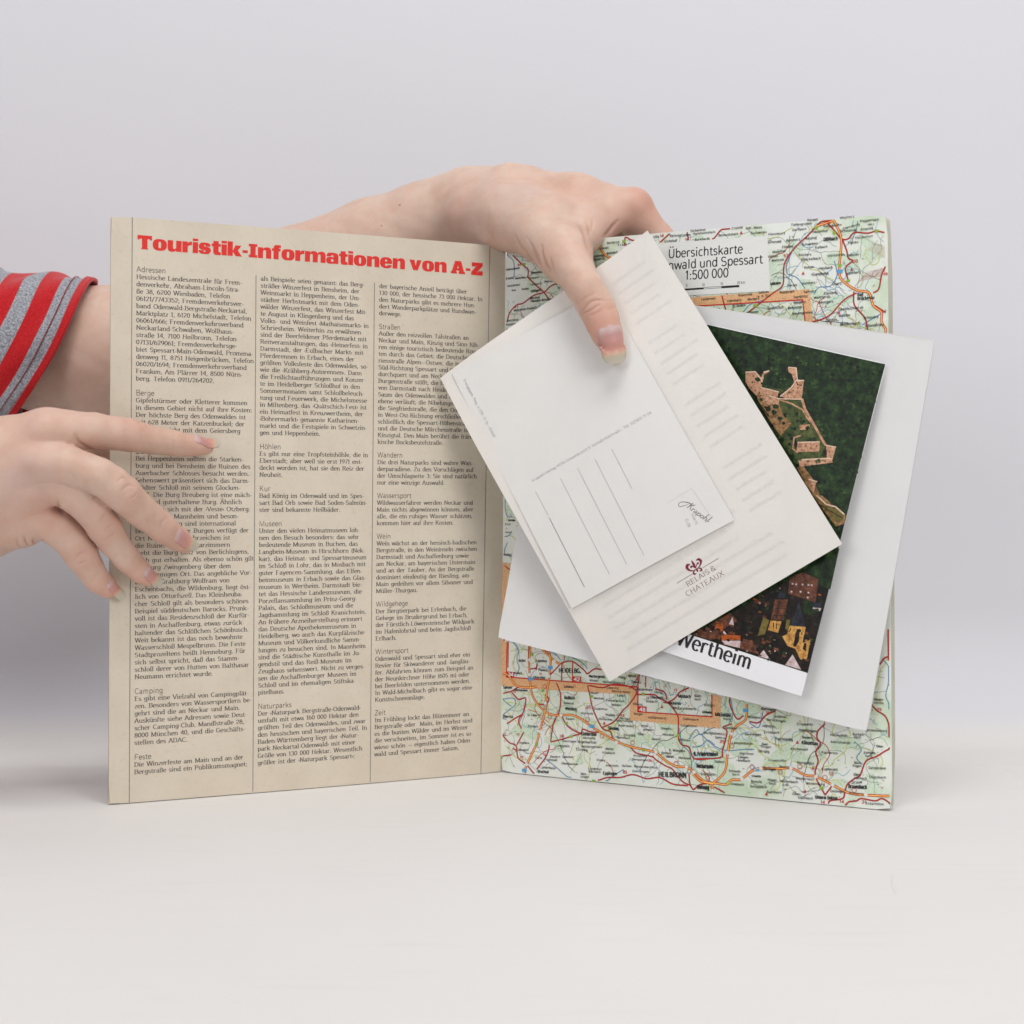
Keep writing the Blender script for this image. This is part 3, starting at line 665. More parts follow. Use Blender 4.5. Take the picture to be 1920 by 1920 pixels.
red = [Z4(100, 550, 180, 530, 240, 495, 300, 500), Z4(180, 540, 240, 600, 300, 590, 285, 700, 240, 780, 265, 850), Z4(95, 900, 160, 970, 220, 1000, 235, 1100, 310, 1160, 375, 1245), Z4(225, 990, 285, 880), Z4(190, 1020, 230, 1040), Z4(140, 810, 215, 760, 270, 730),
       Z4(395, 1200, 470, 1100, 500, 1020, 500, 990), Z4(515, 960, 540, 800, 590, 700, 600, 560, 565, 460), Z4(515, 965, 620, 940, 700, 915, 775, 895), Z4(600, 720, 660, 830, 770, 890, 790, 855, 860, 880, 930, 880), Z4(330, 120, 325, 260, 332, 400, 325, 440), Z4(340, 340, 390, 330, 400, 290, 390, 350),
       Z4(500, 400, 560, 340, 610, 290, 700, 275, 800, 350, 830, 380, 890, 340, 950, 345), Z4(830, 480, 850, 560, 870, 660, 910, 760, 960, 850, 1030, 880, 1060, 950, 1200, 1010), Z4(960, 840, 1060, 790, 1130, 700, 1190, 640, 1250, 550, 1230, 510, 1150, 480, 1050, 470, 960, 500, 840, 480),
       Z4(1250, 560, 1400, 560, 1440, 590, 1520, 630, 1600, 730, 1610, 800, 1610, 930, 1640, 990, 1700, 1010, 1750, 1110, 1920, 1105), Z4(1520, 630, 1580, 590, 1620, 540, 1700, 500), Z4(1410, 510, 1490, 540, 1510, 600), Z4(1560, 640, 1480, 625), Z4(1200, 1010, 1250, 1060, 1380, 1090, 1420, 1120, 1500, 1170, 1560, 1200, 1640, 1300, 1720, 1340),
       Z4(920, 1298, 1000, 1270, 1110, 1270, 1220, 1245, 1340, 1280, 1450, 1270, 1560, 1325, 1690, 1340), Z4(470, 560, 500, 600, 470, 640, 400, 640), Z4(95, 1085, 180, 1075),
       Z4(1700, 1240, 1710, 1330, 1740, 1380), Z5(0, 1110, 230, 1100, 250, 1040, 290, 880, 255, 840, 330, 810), Z5(320, 570, 310, 620, 335, 700, 380, 770, 430, 740), Z5(480, 790, 560, 800, 620, 740, 700, 700), Z5(1130, 810, 1070, 870, 1060, 930, 1090, 980, 1050, 1050, 1070, 1130, 1045, 1250, 1130, 1420),
       Z5(1130, 1420, 1190, 1340), Z5(1530, 650, 1580, 700, 1650, 750, 1690, 860, 1720, 930), Z5(1715, 1015, 1650, 1040, 1570, 1090, 1480, 1130, 1430, 1250, 1380, 1280, 1320, 1330, 1300, 1390, 1280, 1450, 1170, 1470, 1165, 1515), Z5(1300, 1525, 1330, 1480, 1400, 1470, 1440, 1450, 1560, 1470, 1620, 1450, 1700, 1500), Z5(0, 1380, 60, 1330, 160, 1320), Z5(180, 1350, 270, 1405), Z5(1600, 300, 1650, 240, 1735, 232), Z5(1690, 0, 1700, 80, 1730, 150, 1700, 230, 1735, 270),
       Z1(340, 200, 350, 270), Z1(215, 212, 145, 285), Z1(650, 175, 590, 190, 540, 250, 520, 262), Z1(1380, 110, 1300, 140, 1210, 235, 1120, 320, 1040, 440, 1030, 590, 960, 650, 870, 720, 780, 790), Z1(1310, 110, 1400, 200, 1450, 260, 1500, 260, 1545, 215, 1640, 220, 1700, 205, 1760, 215), Z1(1460, 270, 1490, 350, 1500, 400, 1530, 420, 1480, 470, 1500, 560),
       Z1(1770, 460, 1740, 520, 1720, 620, 1680, 650), Z1(1560, 650, 1470, 700, 1380, 800, 1320, 835, 1240, 860), Z1(1540, 640, 1545, 740, 1620, 830, 1640, 915), Z1(1690, 740, 1790, 790), Z1(590, 670, 620, 780),
       Z8(330, 420, 430, 520, 480, 560, 480, 640), Z8(470, 630, 560, 720, 640, 790, 720, 910), Z8(270, 1090, 300, 990, 370, 915, 430, 900, 540, 820, 640, 790, 720, 720, 840, 690), Z8(250, 1160, 320, 1190), Z8(1450, 230, 1440, 380, 1370, 440), Z8(1450, 225, 1500, 260, 1550, 275), Z6(1370, 1690, 1385, 1500)]
A1 = Print(RP, 2.8); A2 = Print(RP, 3.5)
for q in red:
    A1.px_ribbon(q, .00072, smooth=4); A2.px_ribbon(q, .00050, smooth=4)
A1.done('road_casing', c_case, book); A2.done('main_road', c_road, book)
auto = [Z4(92, 380, 150, 390, 200, 460, 250, 495, 340, 500, 400, 490), Z4(345, 120, 330, 300, 345, 500, 370, 590, 440, 680, 520, 730, 610, 735, 700, 735, 780, 770, 860, 830, 940, 880, 1080, 960, 1200, 1005, 1400, 1050, 1480, 1110, 1590, 1175, 1680, 1180, 1750, 1230, 1830, 1300, 1920, 1320),
        Z4(440, 150, 510, 220, 505, 400, 480, 560, 470, 690, 420, 880, 390, 990, 310, 1160, 290, 1240), Z4(440, 170, 550, 270, 600, 300),
        Z5(170, 1390, 170, 1320, 280, 1330, 330, 1290, 410, 1285, 500, 1215, 580, 1190, 720, 1195, 840, 1190, 960, 1250, 1050, 1262, 1190, 1330, 1330, 1400, 1480, 1420, 1700, 1430), Z5(460, 640, 450, 770, 370, 830, 325, 900, 295, 1060, 270, 1220, 170, 1320), Z5(0, 1240, 60, 1300, 170, 1325),
        Z1(1390, 115, 1440, 220, 1450, 300, 1435, 500, 1470, 570, 1560, 630, 1650, 650, 1680, 740, 1740, 790, 1740, 860, 1790, 935), Z1(1390, 130, 1330, 150, 1270, 170), Z8(1195, 300, 1230, 390, 1290, 440, 1345, 455)]
A1 = Print(RP, 4.0); A2 = Print(RP, 4.8); A3 = Print(RP, 5.5)
for q in auto:
    A1.px_ribbon(q, .00118, smooth=5); A2.px_ribbon(q, .00102, smooth=5); A3.px_ribbon(q, .00042, smooth=5)
A1.done('motorway_casing', c_case, book); A2.done('motorway', c_auto, book); A3.done('motorway_core', c_autoin, book)

pr = Print(RP, 6.0)
for (x, y) in Z4(512, 328, 345, 425, 868, 832, 290, 1208) + Z5(450, 695, 540, 1200) + Z1(1440, 495):
    p = RP.ab(x, y); pr.ribbon([(p[0] - .0014, p[1]), (p[0] + .0014, p[1])], .0017)
pr.done('motorway_badge', c_badge, book)
pr = Print(RP, 6.0)
for (x, y) in Z4(355, 215, 450, 525, 865, 575, 650, 805, 690, 918, 395, 985, 1308, 555, 1310, 1035, 885, 1300, 1610, 910, 90, 1095) + Z5(300, 1318, 1098, 1360) + Z1(1400, 218, 1440, 452, 1500, 562, 1705, 205, 1270, 180, 830, 740) + Z8(440, 510, 1440, 280):
    p = RP.ab(x, y); pr.ribbon([(p[0] - .0009, p[1]), (p[0] + .0009, p[1])], .0014)
pr.done('exit_badge', c_gbadge, book)
# white title panel
tp = Z1(60, 305, 920, 238, 938, 636, 330, 668)
pr = Print(RP, 6.2); pr.px_poly([(1165, 462)] + tp[1:3] + [(1190, 560)]); pr.done('title_panel', c_white, book)
pr = Print(RP, 7.2)
TS = style(thick=.135, thin=.11, serif=False, xh=.72, xs=1.0, seg=14)
px_write(pr, 'Übersichtskarte', (1200 + 203 / 3.84, 380 + 400 / 3.84), (1200 + 742 / 3.84, 380 + 364 / 3.84), 16.6, TS)
kx = text_width('Odenwald und Spessart', TS) / text_width('nwald und Spessart', TS)
px_write(pr, 'Odenwald und Spessart', (1431 - 177 * kx, 493.6 + 12.5 * kx), (1431, 493.6), 16.6, TS)
px_write(pr, '1:500 000', (1200 + 326 / 3.84, 380 + 556 / 3.84), (1200 + 640 / 3.84, 380 + 536 / 3.84), 17, TS)
for (t_, x, y) in (('5', 332, 606), ('10', 448, 602), ('15', 580, 594), ('20 km', 700, 586)):
    L_ = text_width(t_, TS); px_write(pr, t_, (1200 + x / 3.84, 380 + y / 3.84), (1200 + (x + L_ * 20) / 3.84, 380 + (y - L_ * 1.1) / 3.84), 5, TS)
pr.px_ribbon(Z1(300, 628, 460, 617), .0009); pr.px_ribbon(Z1(588, 609, 716, 601), .0011); pr.px_ribbon(Z1(460, 611, 588, 603), .0002); pr.px_ribbon(Z1(460, 622, 588, 613), .0002)
pr.done('title_lettering', INK_BLACK, book)

# hatched military area
pr = Print(RP, 2.2)
for k in range(17):
    x0 = 1565 + 13 * k; L_ = min(1772 - x0, 78)
    if L_ > 8: pr.px_ribbon(Z1(x0, 572 - 3 * k, x0 + L_, 572 - 3 * k - L_), .0001)
for k in range(12):
    x0 = 1640 + 11 * k; L_ = min(1772 - x0, 60)
    if L_ > 8: pr.px_ribbon(Z1(x0, 345 + 5 * k, x0 + L_, 345 + 5 * k - L_), .0001)
pr.done('hatching', c_rlab, book)

LS = style(thick=.19, thin=.15, serif=False, xs=.86, xh=.74, track=.05)
LB = style(thick=.24, thin=.18, serif=False, xs=.62, xh=.76, track=.02)
labels = {  # name: (zoom, x, y, x_end, y_end, cap in zoom px)
 'b4': (Z4, 4.571, [('HEIDELBG.', 585, 368, 775, 374, 36, LB), ('HEILBRONN', 1440, 1262, 1682, 1272, 42, LB), ('Eppelhm', 388, 278, 485, 283, 20, LB), ('Brühl', 240, 278, 300, 280, 20, LB), ('Plankst.', 410, 356, 495, 362, 19, LB), ('Ketsch', 205, 382, 272, 386, 18, LB), ('Oftershm', 366, 420, 470, 426, 20, LB), ('Speyer', 108, 506, 190, 510, 24, LB), ('Neckargemd.', 845, 412, 985, 418, 22, LB), ('Wiesen-', 848, 446, 930, 450, 18, LS), ('Waldwimmersb', 960, 458, 1155, 470, 18, LS),
   ('Hockenhm', 205, 528, 320, 534, 20, LB), ('Leimen', 630, 500, 715, 505, 20, LB), ('Nußloch', 632, 598, 725, 602, 24, LB), ('Baiertal', 628, 640, 715, 644, 18, LS), ('Wiesloch', 640, 690, 740, 698, 25, LB), ('St. Leon', 315, 742, 400, 746, 19, LS), ('Mauer', 858, 552, 930, 556, 18, LS), ('Meckes-', 885, 598, 980, 602, 18, LS), ('Eschelbronn', 990, 616, 1150, 626, 18, LS), ('Epfen-', 1085, 575, 1160, 580, 18, LS), ('Neiden-', 1040, 655, 1125, 660, 18, LS), ('Zuzenhsn', 885, 688, 1005, 694, 18, LS), ('Waibst', 985, 740, 1070, 744, 18, LS),
   ('Reichartshsn', 1040, 538, 1200, 548, 18, LS), ('Lobenfld', 995, 508, 1100, 514, 18, LS), ('Sinshm.', 1008, 860, 1105, 866, 28, LB), ('Eichtershm', 778, 908, 910, 914, 28, LB), ('Michelfld', 795, 938, 900, 944, 18, LS), ('Angelbachtal', 745, 972, 910, 980, 20, LS), ('Waldangelloch', 780, 1012, 960, 1018, 18, LS), ('Weiler', 985, 1032, 1060, 1036, 18, LS), ('Hilsbach', 958, 1064, 1070, 1070, 18, LS), ('Adersbach', 1098, 832, 1235, 840, 18, LS), ('Ehrstädt', 1142, 914, 1245, 920, 18, LS), ('Reihen', 1128, 1178, 1210, 1182, 18, LS),
   ('Östringen', 615, 965, 735, 970, 18, LS), ('Odenhm', 615, 1100, 710, 1104, 18, LS), ('Zeutern', 510, 1098, 600, 1102, 18, LS), ('Ubstadt', 485, 1125, 575, 1130, 18, LS), ('Bruchsal', 405, 1228, 500, 1234, 24, LB), ('Oberöwishm', 608, 1156, 750, 1166, 18, LS), ('Unteröwish', 440, 1190, 560, 1200, 18, LS), ('Landshsn', 838, 1200, 955, 1208, 18, LS), ('Eppingen', 965, 1245, 1085, 1250, 26, LB), ('Massenbachhsn', 1232, 1182, 1430, 1194, 18, LS), ('Gemmingen', 1215, 1222, 1360, 1230, 18, LS), ('Kirchhdt', 1225, 1090, 1340, 1096, 18, LS), ('Berwangen', 1215, 1122, 1350, 1130, 18, LS), ('Elsenz', 910, 1128, 985, 1132, 18, LS), ('Adelshfn', 988, 1174, 1100, 1180, 18, LS),
   ('Helmst.', 1220, 648, 1310, 654, 18, LS), ('Bargen', 1228, 730, 1310, 736, 18, LS), ('Hüffenhardt', 1350, 764, 1510, 772, 18, LS), ('Neckar-', 1110, 770, 1205, 776, 18, LS), ('bischofshm', 1082, 790, 1225, 798, 18, LS), ('Asbach', 1332, 626, 1430, 630, 20, LS), ('Diedesh.', 1370, 592, 1490, 598, 22, LB), ('Mosbach', 1608, 584, 1718, 590, 26, LB), ('Neckarelz', 1520, 640, 1635, 648, 22, LB), ('Neckarzimmern', 1562, 682, 1760, 694, 20, LS), ('Sulz-', 1748, 578, 1812, 582, 20, LS), ('bach', 1748, 606, 1805, 610, 18, LS), ('Allfeld', 1812, 718, 1890, 722, 18, LS), ('Tiefenbach', 1645, 776, 1785, 784, 18, LS), ('Gundelshm', 1630, 832, 1770, 840, 18, LS), ('Siegels-', 1462, 856, 1560, 862, 18, LS), ('Heinshm', 1475, 910, 1575, 916, 18, LS), ('Unter-', 1288, 834, 1366, 838, 18, LS), ('gimpern', 1310, 866, 1400, 872, 18, LS), ('Babstt', 1382, 948, 1465, 952, 18, LS), ('Ober-', 1262, 906, 1330, 910, 18, LS),
   ('B. Wimpfen', 1530, 1044, 1670, 1054, 20, LS), ('Offenau', 1620, 954, 1710, 960, 18, LS), ('Bonfeld', 1465, 1066, 1550, 1072, 18, LS), ('Biberach', 1508, 1098, 1570, 1102, 18, LS), ('Obereisesh', 1610, 1108, 1720, 1116, 18, LS), ('Neckarsulm', 1765, 1186, 1912, 1194, 28, LB), ('B. Friedrichsh', 1740, 1080, 1920, 1088, 26, LB), ('Weinsbg', 1770, 1360, 1875, 1366, 26, LB), ('Asterhsn', 1245, 522, 1390, 530, 20, LB), ('Haag', 1095, 418, 1155, 422, 20, LS), ('Neunk.', 1178, 408, 1260, 412, 20, LS), ('Schwarz', 1205, 458, 1290, 464, 18, LS), ('Obrig.', 1400, 546, 1480, 552, 18, LS), ('Oberhsn', 108, 755, 195, 760, 20, LB), ('Hambrn', 248, 980, 335, 984, 18, LS), ('Neudorf', 240, 1040, 325, 1044, 18, LS), ('Forst', 385, 1108, 445, 1112, 18, LS), ('Men-', 775, 1246, 830, 1250, 18, LS), ('zingen', 772, 1270, 845, 1274, 18, LS), ('Rohrbach', 840, 1226, 945, 1232, 18, LS), ('Steinsfurt', 1080, 934, 1195, 942, 18, LS), ('Langenbrn', 560, 1004, 680, 1010, 18, LS), ('Eichelbg', 735, 1038, 835, 1044, 18, LS), ('Horrenb', 775, 726, 880, 732, 18, LS), ('Hoffenhm', 930, 776, 1045, 784, 18, LS), ('Rauen-', 645, 774, 730, 778, 18, LS), ('Kirrlach', 322, 838, 410, 842, 18, LS)]),
 'b5': (Z5, 4.571, [('Möckmühl', 188, 742, 322, 752, 28, LB), ('Ruch', 260, 776, 320, 780, 20, LS), ('Widdern', 470, 760, 575, 768, 20, LS), ('Bieringen', 582, 692, 705, 702, 24, LS), ('schöntal', 690, 756, 800, 762, 20, LS), ('Berlichingen', 630, 784, 795, 798, 20, LS), ('Jagsthsn.', 590, 834, 708, 842, 20, LS), ('Züttlingen', 270, 852, 380, 858, 18, LS), ('Crispenhfn', 888, 820, 1030, 828, 20, LS), ('Ingelfingen', 905, 872, 1060, 884, 22, LS), ('Ernsbach', 608, 890, 740, 896, 20, LS), ('Sindringen', 442, 906, 585, 914, 20, LS), ('Forchtenbg', 705, 950, 855, 956, 24, LS), ('Niedern-', 935, 936, 1035, 942, 22, LS), ('Künzelsau', 930, 984, 1070, 994, 30, LB), ('Zwei-', 585, 992, 650, 996, 20, LS), ('flingen', 580, 1014, 670, 1018, 18, LS), ('Hermuthsn.', 1175, 914, 1328, 922, 20, LS), ('Buchen-', 1366, 908, 1470, 914, 20, LS), ('bach', 1380, 930, 1440, 934, 18, LS), ('Amrichshsn', 1178, 974, 1345, 984, 20, LS), ('Kupferzell', 1100, 1206, 1240, 1214, 22, LS), ('Kocherstn', 1098, 1062, 1240, 1072, 20, LS), ('Kirchensall', 835, 1034, 985, 1040, 20, LS), ('Ohrnbg', 556, 1052, 655, 1058, 20, LS), ('Harthsn', 398, 1072, 520, 1078, 20, LS), ('Langen-', 385, 1104, 480, 1108, 20, LS), ('brettach', 385, 1132, 490, 1138, 20, LS), ('B. Friedrichshall', 5, 1078, 215, 1084, 28, LB), ('Neckarsulm', 28, 1180, 172, 1188, 28, LB), ('Herbolzhm.(J.)', 92, 896, 280, 908, 20, LS), ('Stein a.', 188, 936, 280, 940, 20, LS), ('Schwab-', 305, 1222, 415, 1228, 20, LS), ('bach', 335, 1250, 400, 1254, 18, LS), ('Erlenbach', 66, 1248, 190, 1256, 20, LS), ('Mangoldsa', 890, 1150, 1040, 1158, 20, LS), ('Westernach', 878, 1284, 1040, 1296, 20, LS), ('Waldenburg', 965, 1328, 1130, 1338, 20, LS), ('Pfedel-', 638, 1300, 725, 1306, 20, LS), ('bach', 650, 1328, 712, 1332, 18, LS), ('Michelbach', 748, 1310, 902, 1320, 20, LS), ('a.W.', 770, 1340, 822, 1344, 18, LS), ('Schwöllbr', 500, 1264, 585, 1270, 18, LS), ('Bretzfd.', 495, 1312, 595, 1318, 20, LS), ('Scheppach', 488, 1354, 635, 1362, 20, LS), ('Buchhorn', 630, 1402, 760, 1408, 20, LS), ('Dimbach', 325, 1334, 438, 1342, 20, LS), ('Weinsbg', 33, 1366, 138, 1374, 28, LB), ('Steinbach', 898, 1450, 1028, 1460, 20, LS), ('Ober-', 850, 1418, 930, 1424, 20, LS), ('Unterm ünkhm', 1045, 1450, 1240, 1462, 28, LB), ('Geislingen', 1175, 1394, 1300, 1402, 20, LS), ('Braunsbach', 1330, 1360, 1490, 1368, 32, LB), ('Orlach', 1360, 1318, 1450, 1322, 20, LS), ('Ober-', 1375, 1254, 1445, 1258, 22, LS), ('steinach', 1380, 1282, 1490, 1288, 20, LS), ('Dünsbach', 1510, 1274, 1655, 1280, 20, LS), ('Gerabronn', 1503, 1196, 1655, 1202, 22, LS), ('Langen-', 1465, 1064, 1570, 1070, 22, LS), ('burg', 1475, 1092, 1535, 1096, 20, LS), ('Bäch-', 1380, 1152, 1450, 1156, 20, LS), ('lingen', 1366, 1178, 1445, 1182, 20, LS), ('Eckartshsn', 1480, 1500, 1635, 1508, 20, LS), ('Herrentierbach', 1470, 872, 1665, 882, 20, LS), ('Ober-', 1570, 1010, 1640, 1014, 20, LS), ('Nieder-', 1550, 610, 1640, 614, 20, LS), ('stetten', 1548, 636, 1635, 640, 18, LS), ('Öhringen', 600, 1204, 710, 1212, 22, LB), ('Dahenf', 188, 1142, 270, 1148, 20, LS), ('Lampoldshsn', 332, 982, 510, 990, 20, LS), ('Friedrichsr', 645, 1132, 800, 1136, 18, LS), ('Neuenstn', 740, 1184, 850, 1192, 18, LS), ('Wolperts', 1335, 1410, 1460, 1420, 18, LS), ('Sulz-', 10, 580, 75, 584, 20, LS), ('Billigh', 95, 658, 185, 664, 20, LS), ('Allfeld', 76, 718, 158, 724, 20, LS)]),
 't1': (Z1, 3.84, [('Kerzell', 1205, 134, 1282, 130, 17, LB), ('Weyhers', 1440, 118, 1545, 106, 17, LS), ('Tiefengruben', 1088, 170, 1240, 156, 17, LS), ('Dorfborn', 1098, 206, 1200, 196, 17, LS), ('Hattenhof', 1243, 220, 1355, 210, 17, LS), ('Rothemann', 1322, 180, 1455, 166, 17, LS), ('Poppenhsn', 1585, 142, 1720, 128, 17, LS), ('(W.)', 1640, 166, 1690, 162, 15, LS), ('Ebersburg', 1462, 196, 1585, 160, 16, LS), ('Schmalnau', 1443, 214, 1565, 204, 17, LS), ('Altenfd', 1590, 202, 1680, 192, 17, LS), ('Döllbach', 1323, 278, 1425, 268, 24, LB), ('Thalau', 1495, 298, 1575, 290, 17, LS), ('Hettenhsn', 1552, 264, 1680, 246, 16, LS), ('Hauswurz', 925, 236, 1048, 226, 17, LS), ('Neuhof', 1190, 268, 1275, 260, 18, LS), ('Rommerz', 1053, 282, 1155, 272, 17, LS), ('ochenrod', 922, 294, 1020, 286, 17, LS), ('Schweben', 1165, 312, 1282, 300, 17, LS), ('Flieden', 1025, 330, 1105, 322, 18, LS), ('Kalbach', 1262, 332, 1352, 324, 17, LS), ('Magdlos', 955, 364, 1050, 354, 17, LS), ('Rückers', 1143, 386, 1235, 380, 17, LS), ('Oberkalbach', 1163, 418, 1305, 408, 17, LS), ('Wallroth', 948, 426, 1040, 418, 17, LS), ('steinau', 922, 396, 995, 390, 17, LS), ('Uttrichshsn', 1352, 392, 1475, 382, 17, LS), ('Motten', 1503, 388, 1580, 380, 17, LS), ('Hutten', 1182, 476, 1255, 470, 18, LS), ('Heubach', 1293, 482, 1390, 474, 18, LS), ('Gundhelm', 1243, 526, 1362, 518, 20, LS), ('Speicherz', 1480, 518, 1590, 508, 17, LS), ('Vollmerz', 1168, 592, 1262, 582, 17, LS), ('Oberz.', 1388, 596, 1460, 588, 17, LS), ('Schlüchtern', 940, 594, 1015, 586, 18, LB), ('Herolz', 1063, 606, 1135, 600, 17, LS), ('Zünterb.', 1323, 664, 1430, 656, 20, LS), ('Weichersb.', 1253, 694, 1378, 684, 18, LS), ('Mottgers', 1293, 728, 1395, 720, 18, LS), ('Bad', 1566, 674, 1610, 670, 22, LB), ('Brückenau', 1566, 702, 1690, 692, 22, LB), ('Oberleichtersb', 1430, 778, 1610, 762, 18, LS), ('Modlos', 1432, 824, 1515, 816, 18, LS), ('Schondra', 1610, 838, 1720, 830, 18, LS), ('Weißenbach', 1442, 886, 1588, 876, 20, LS), ('Zeitlofs', 1336, 858, 1422, 850, 18, LS), ('Schonderfeld', 1620, 896, 1758, 886, 18, LS), ('Sannerz', 1180, 652, 1272, 644, 18, LS), ('Niederzell', 1006, 656, 1115, 646, 18, LS), ('Sterbfritz', 1108, 690, 1210, 682, 18, LS), ('Rosenthal', 710, 676, 812, 666, 16, LS), ('Steinau', 855, 656, 930, 648, 16, LS), ('a. d. Str.', 850, 682, 945, 674, 16, LS), ('Marborn', 776, 704, 862, 698, 17, LS), ('Udenhain', 628, 716, 732, 708, 17, LS), ('Leisenwd', 442, 704, 545, 696, 17, LS), ('Weiperz', 1106, 730, 1195, 722, 18, LS), ('Breunings', 1068, 768, 1170, 758, 18, LS), ('Neuengronau', 1098, 808, 1245, 796, 18, LS), ('Seidenroth', 918, 770, 1036, 762, 18, LS), ('B. Soden-', 668, 752, 770, 744, 18, LS), ('münster', 768, 800, 858, 792, 18, LS), ('Ulfa', 98, 256, 140, 252, 18, LS), ('Reinrog', 216, 248, 298, 242, 17, LS), ('Eschen-', 300, 244, 372, 238, 17, LS), ('Sichenhsn', 364, 212, 475, 202, 17, LS), ('Hartmannshain', 382, 232, 545, 218, 16, LS), ('Eichelsdf', 178, 288, 270, 280, 17, LS), ('Burkhards', 396, 276, 505, 266, 17, LS), ('Crainfd', 662, 194, 742, 186, 17, LS), ('Ndr.-Moos', 762, 194, 880, 184, 17, LS), ('Bermuthshain', 566, 244, 710, 232, 17, LS), ('Gunzenau', 798, 228, 915, 218, 17, LS)]),
 't8': (Z8, 5.333, [('Audenschmiede', 262, 574, 400, 556, 20, LS), ('Eisenb', 262, 664, 340, 656, 20, LS), ('Haintchen', 350, 662, 455, 650, 22, LS), ('Altweiln', 495, 660, 595, 648, 20, LS), ('Gemünden', 275, 738, 405, 722, 20, LS), ('Laubach', 500, 722, 620, 710, 20, LS), ('Nieder-', 420, 770, 500, 760, 20, LS), ('Usingen', 510, 792, 605, 778, 24, LB), ('Merzhsn', 500, 862, 600, 850, 24, LS), ('Hausen-Arnsbach', 508, 890, 745, 866, 24, LB), ('Wehrheim-Anspach', 340, 984, 570, 950, 22, LS), ('Wernborn', 645, 694, 765, 684, 20, LS), ('Brandoberndf', 515, 606, 665, 592, 20, LB), ('Rod', 320, 780, 360, 776, 18, LS), ('Reichenb', 275, 1084, 385, 1072, 20, LS), ('Seelenbg', 258, 1124, 380, 1112, 20, LS), ('Schmitten', 435, 1062, 570, 1048, 20, LS), ('Obern', 498, 1032, 580, 1020, 22, LB), ('Kra', 783, 758, 840, 752, 22, LS), ('Rockenbg', 1130, 444, 1245, 430, 24, LS), ('Oppersh', 1140, 474, 1255, 460, 24, LS), ('Bellersh', 1270, 308, 1400, 296, 22, LS), ('Trais-H', 1375, 330, 1520, 312, 22, LS), ('Griedel', 1190, 364, 1290, 352, 20, LS), ('Wohnbach', 1270, 412, 1380, 396, 22, LS), ('Södel', 1190, 558, 1260, 544, 24, LB)]),
 't6': (Z6, 4.8, [('Gernshm', 1405, 610, 1470, 612, 18, LB), ('Eich', 1380, 645, 1430, 647, 16, LS), ('Hamm', 1380, 716, 1440, 718, 14, LS), ('Bobst', 1365, 920, 1440, 920, 18, LB)]),
}
pr = Print(RP, 6.6)
for key, (Z, sc_, items) in labels.items():
    for (t_, x0, y0, x1, y1, c_, st_) in items:
        a, b = Z(x0, y0, x1, y1)
        px_write(pr, t_, a, b, c_ / sc_, st_)
o = pr.done('place_names', c_lab, book)
pr = Print(RP, 6.6)
for Z, sc_, items in ((Z4, 4.571, [('11', 418, 392, 440, 394, 20), ('20', 820, 676, 860, 680, 20), ('15', 1116, 746, 1150, 750, 20), ('10', 190, 540, 220, 544, 18), ('11', 1570, 530, 1600, 534, 22), ('11', 1334, 596, 1362, 600, 20), ('12', 108, 908, 136, 910, 18), ('10', 222, 908, 250, 910, 18), ('10', 250, 1104, 280, 1108, 20), ('10', 448, 1080, 474, 1084, 18), ('30', 590, 924, 630, 928, 20), ('36', 1348, 1130, 1384, 1136, 20), ('85', 1134, 1232, 1172, 1238, 24)]),
                      (Z5, 4.571, [('29', 1572, 696, 1616, 700, 22), ('34', 618, 724, 656, 728, 22), ('25', 228, 972, 268, 976, 24), ('12', 1162, 1246, 1202, 1252, 26), ('14', 1090, 1490, 1130, 1496, 24), ('14', 1254, 1486, 1294, 1490, 24), ('21', 1446, 1490, 1486, 1494, 24), ('11', 1610, 1366, 1630, 1368, 16)]),
                      (Z1, 3.84, [('14', 146, 250, 174, 246, 20), ('16', 326, 274, 354, 270, 18), ('53', 1036, 394, 1070, 388, 20), ('20', 1530, 436, 1572, 430, 22), ('15', 1346, 156, 1374, 152, 20), ('18', 1756, 524, 1786, 520, 18), ('18', 1418, 806, 1444, 800, 20)]),
                      (Z8, 5.333, [('84', 378, 530, 412, 524, 22), ('23', 348, 946, 384, 940, 22), ('18', 790, 726, 818, 720, 22)])):
    for (t_, x0, y0, x1, y1, c_) in items:
        a, b = Z(x0, y0, x1, y1); px_write(pr, t_, a, b, c_ / sc_, LB)
# camp-site triangles and junction rings
for (x, y) in Z5(628, 1412, 960, 1390, 893, 970, 1028, 1190) + Z1(730, 218, 1176, 510, 1525, 482) + Z4(1470, 665, 975, 805):
    p = RP.ab(x, y); pr.poly([(p[0] - .0008, p[1] - .0006), (p[0] + .0008, p[1] - .0006), (p[0], p[1] + .0010)])
for (x, y) in Z4(508, 752, 448, 806, 832, 772, 955, 915, 1218, 972, 1590, 1150, 1703, 1220, 1862, 1275, 465, 490) + Z5(330, 1000, 125, 1275, 745, 1222, 915, 1178, 505, 1178, 1130, 1270, 1380, 1378):
    p = RP.ab(x, y); th = np.linspace(0, 2 * np.pi, 13)[:-1]; pr.ribbon([(p[0] + .0011 * math.cos(t), p[1] + .0011 * math.sin(t)) for t in th], .00025, closed=True)
pr.done('road_numbers', c_rlab, book)
pr = Print(RP, 7.4)
for (t_, x0, y0, x1, y1) in (('34', 150, 400, 198, 403), ('42', 715, 440, 768, 444), ('48', 1275, 700, 1330, 704)):
    a, b = Z4(x0, y0, x1, y1); px_write(pr, t_, a, b, 6.5, style(thick=.26, thin=.2, serif=False))
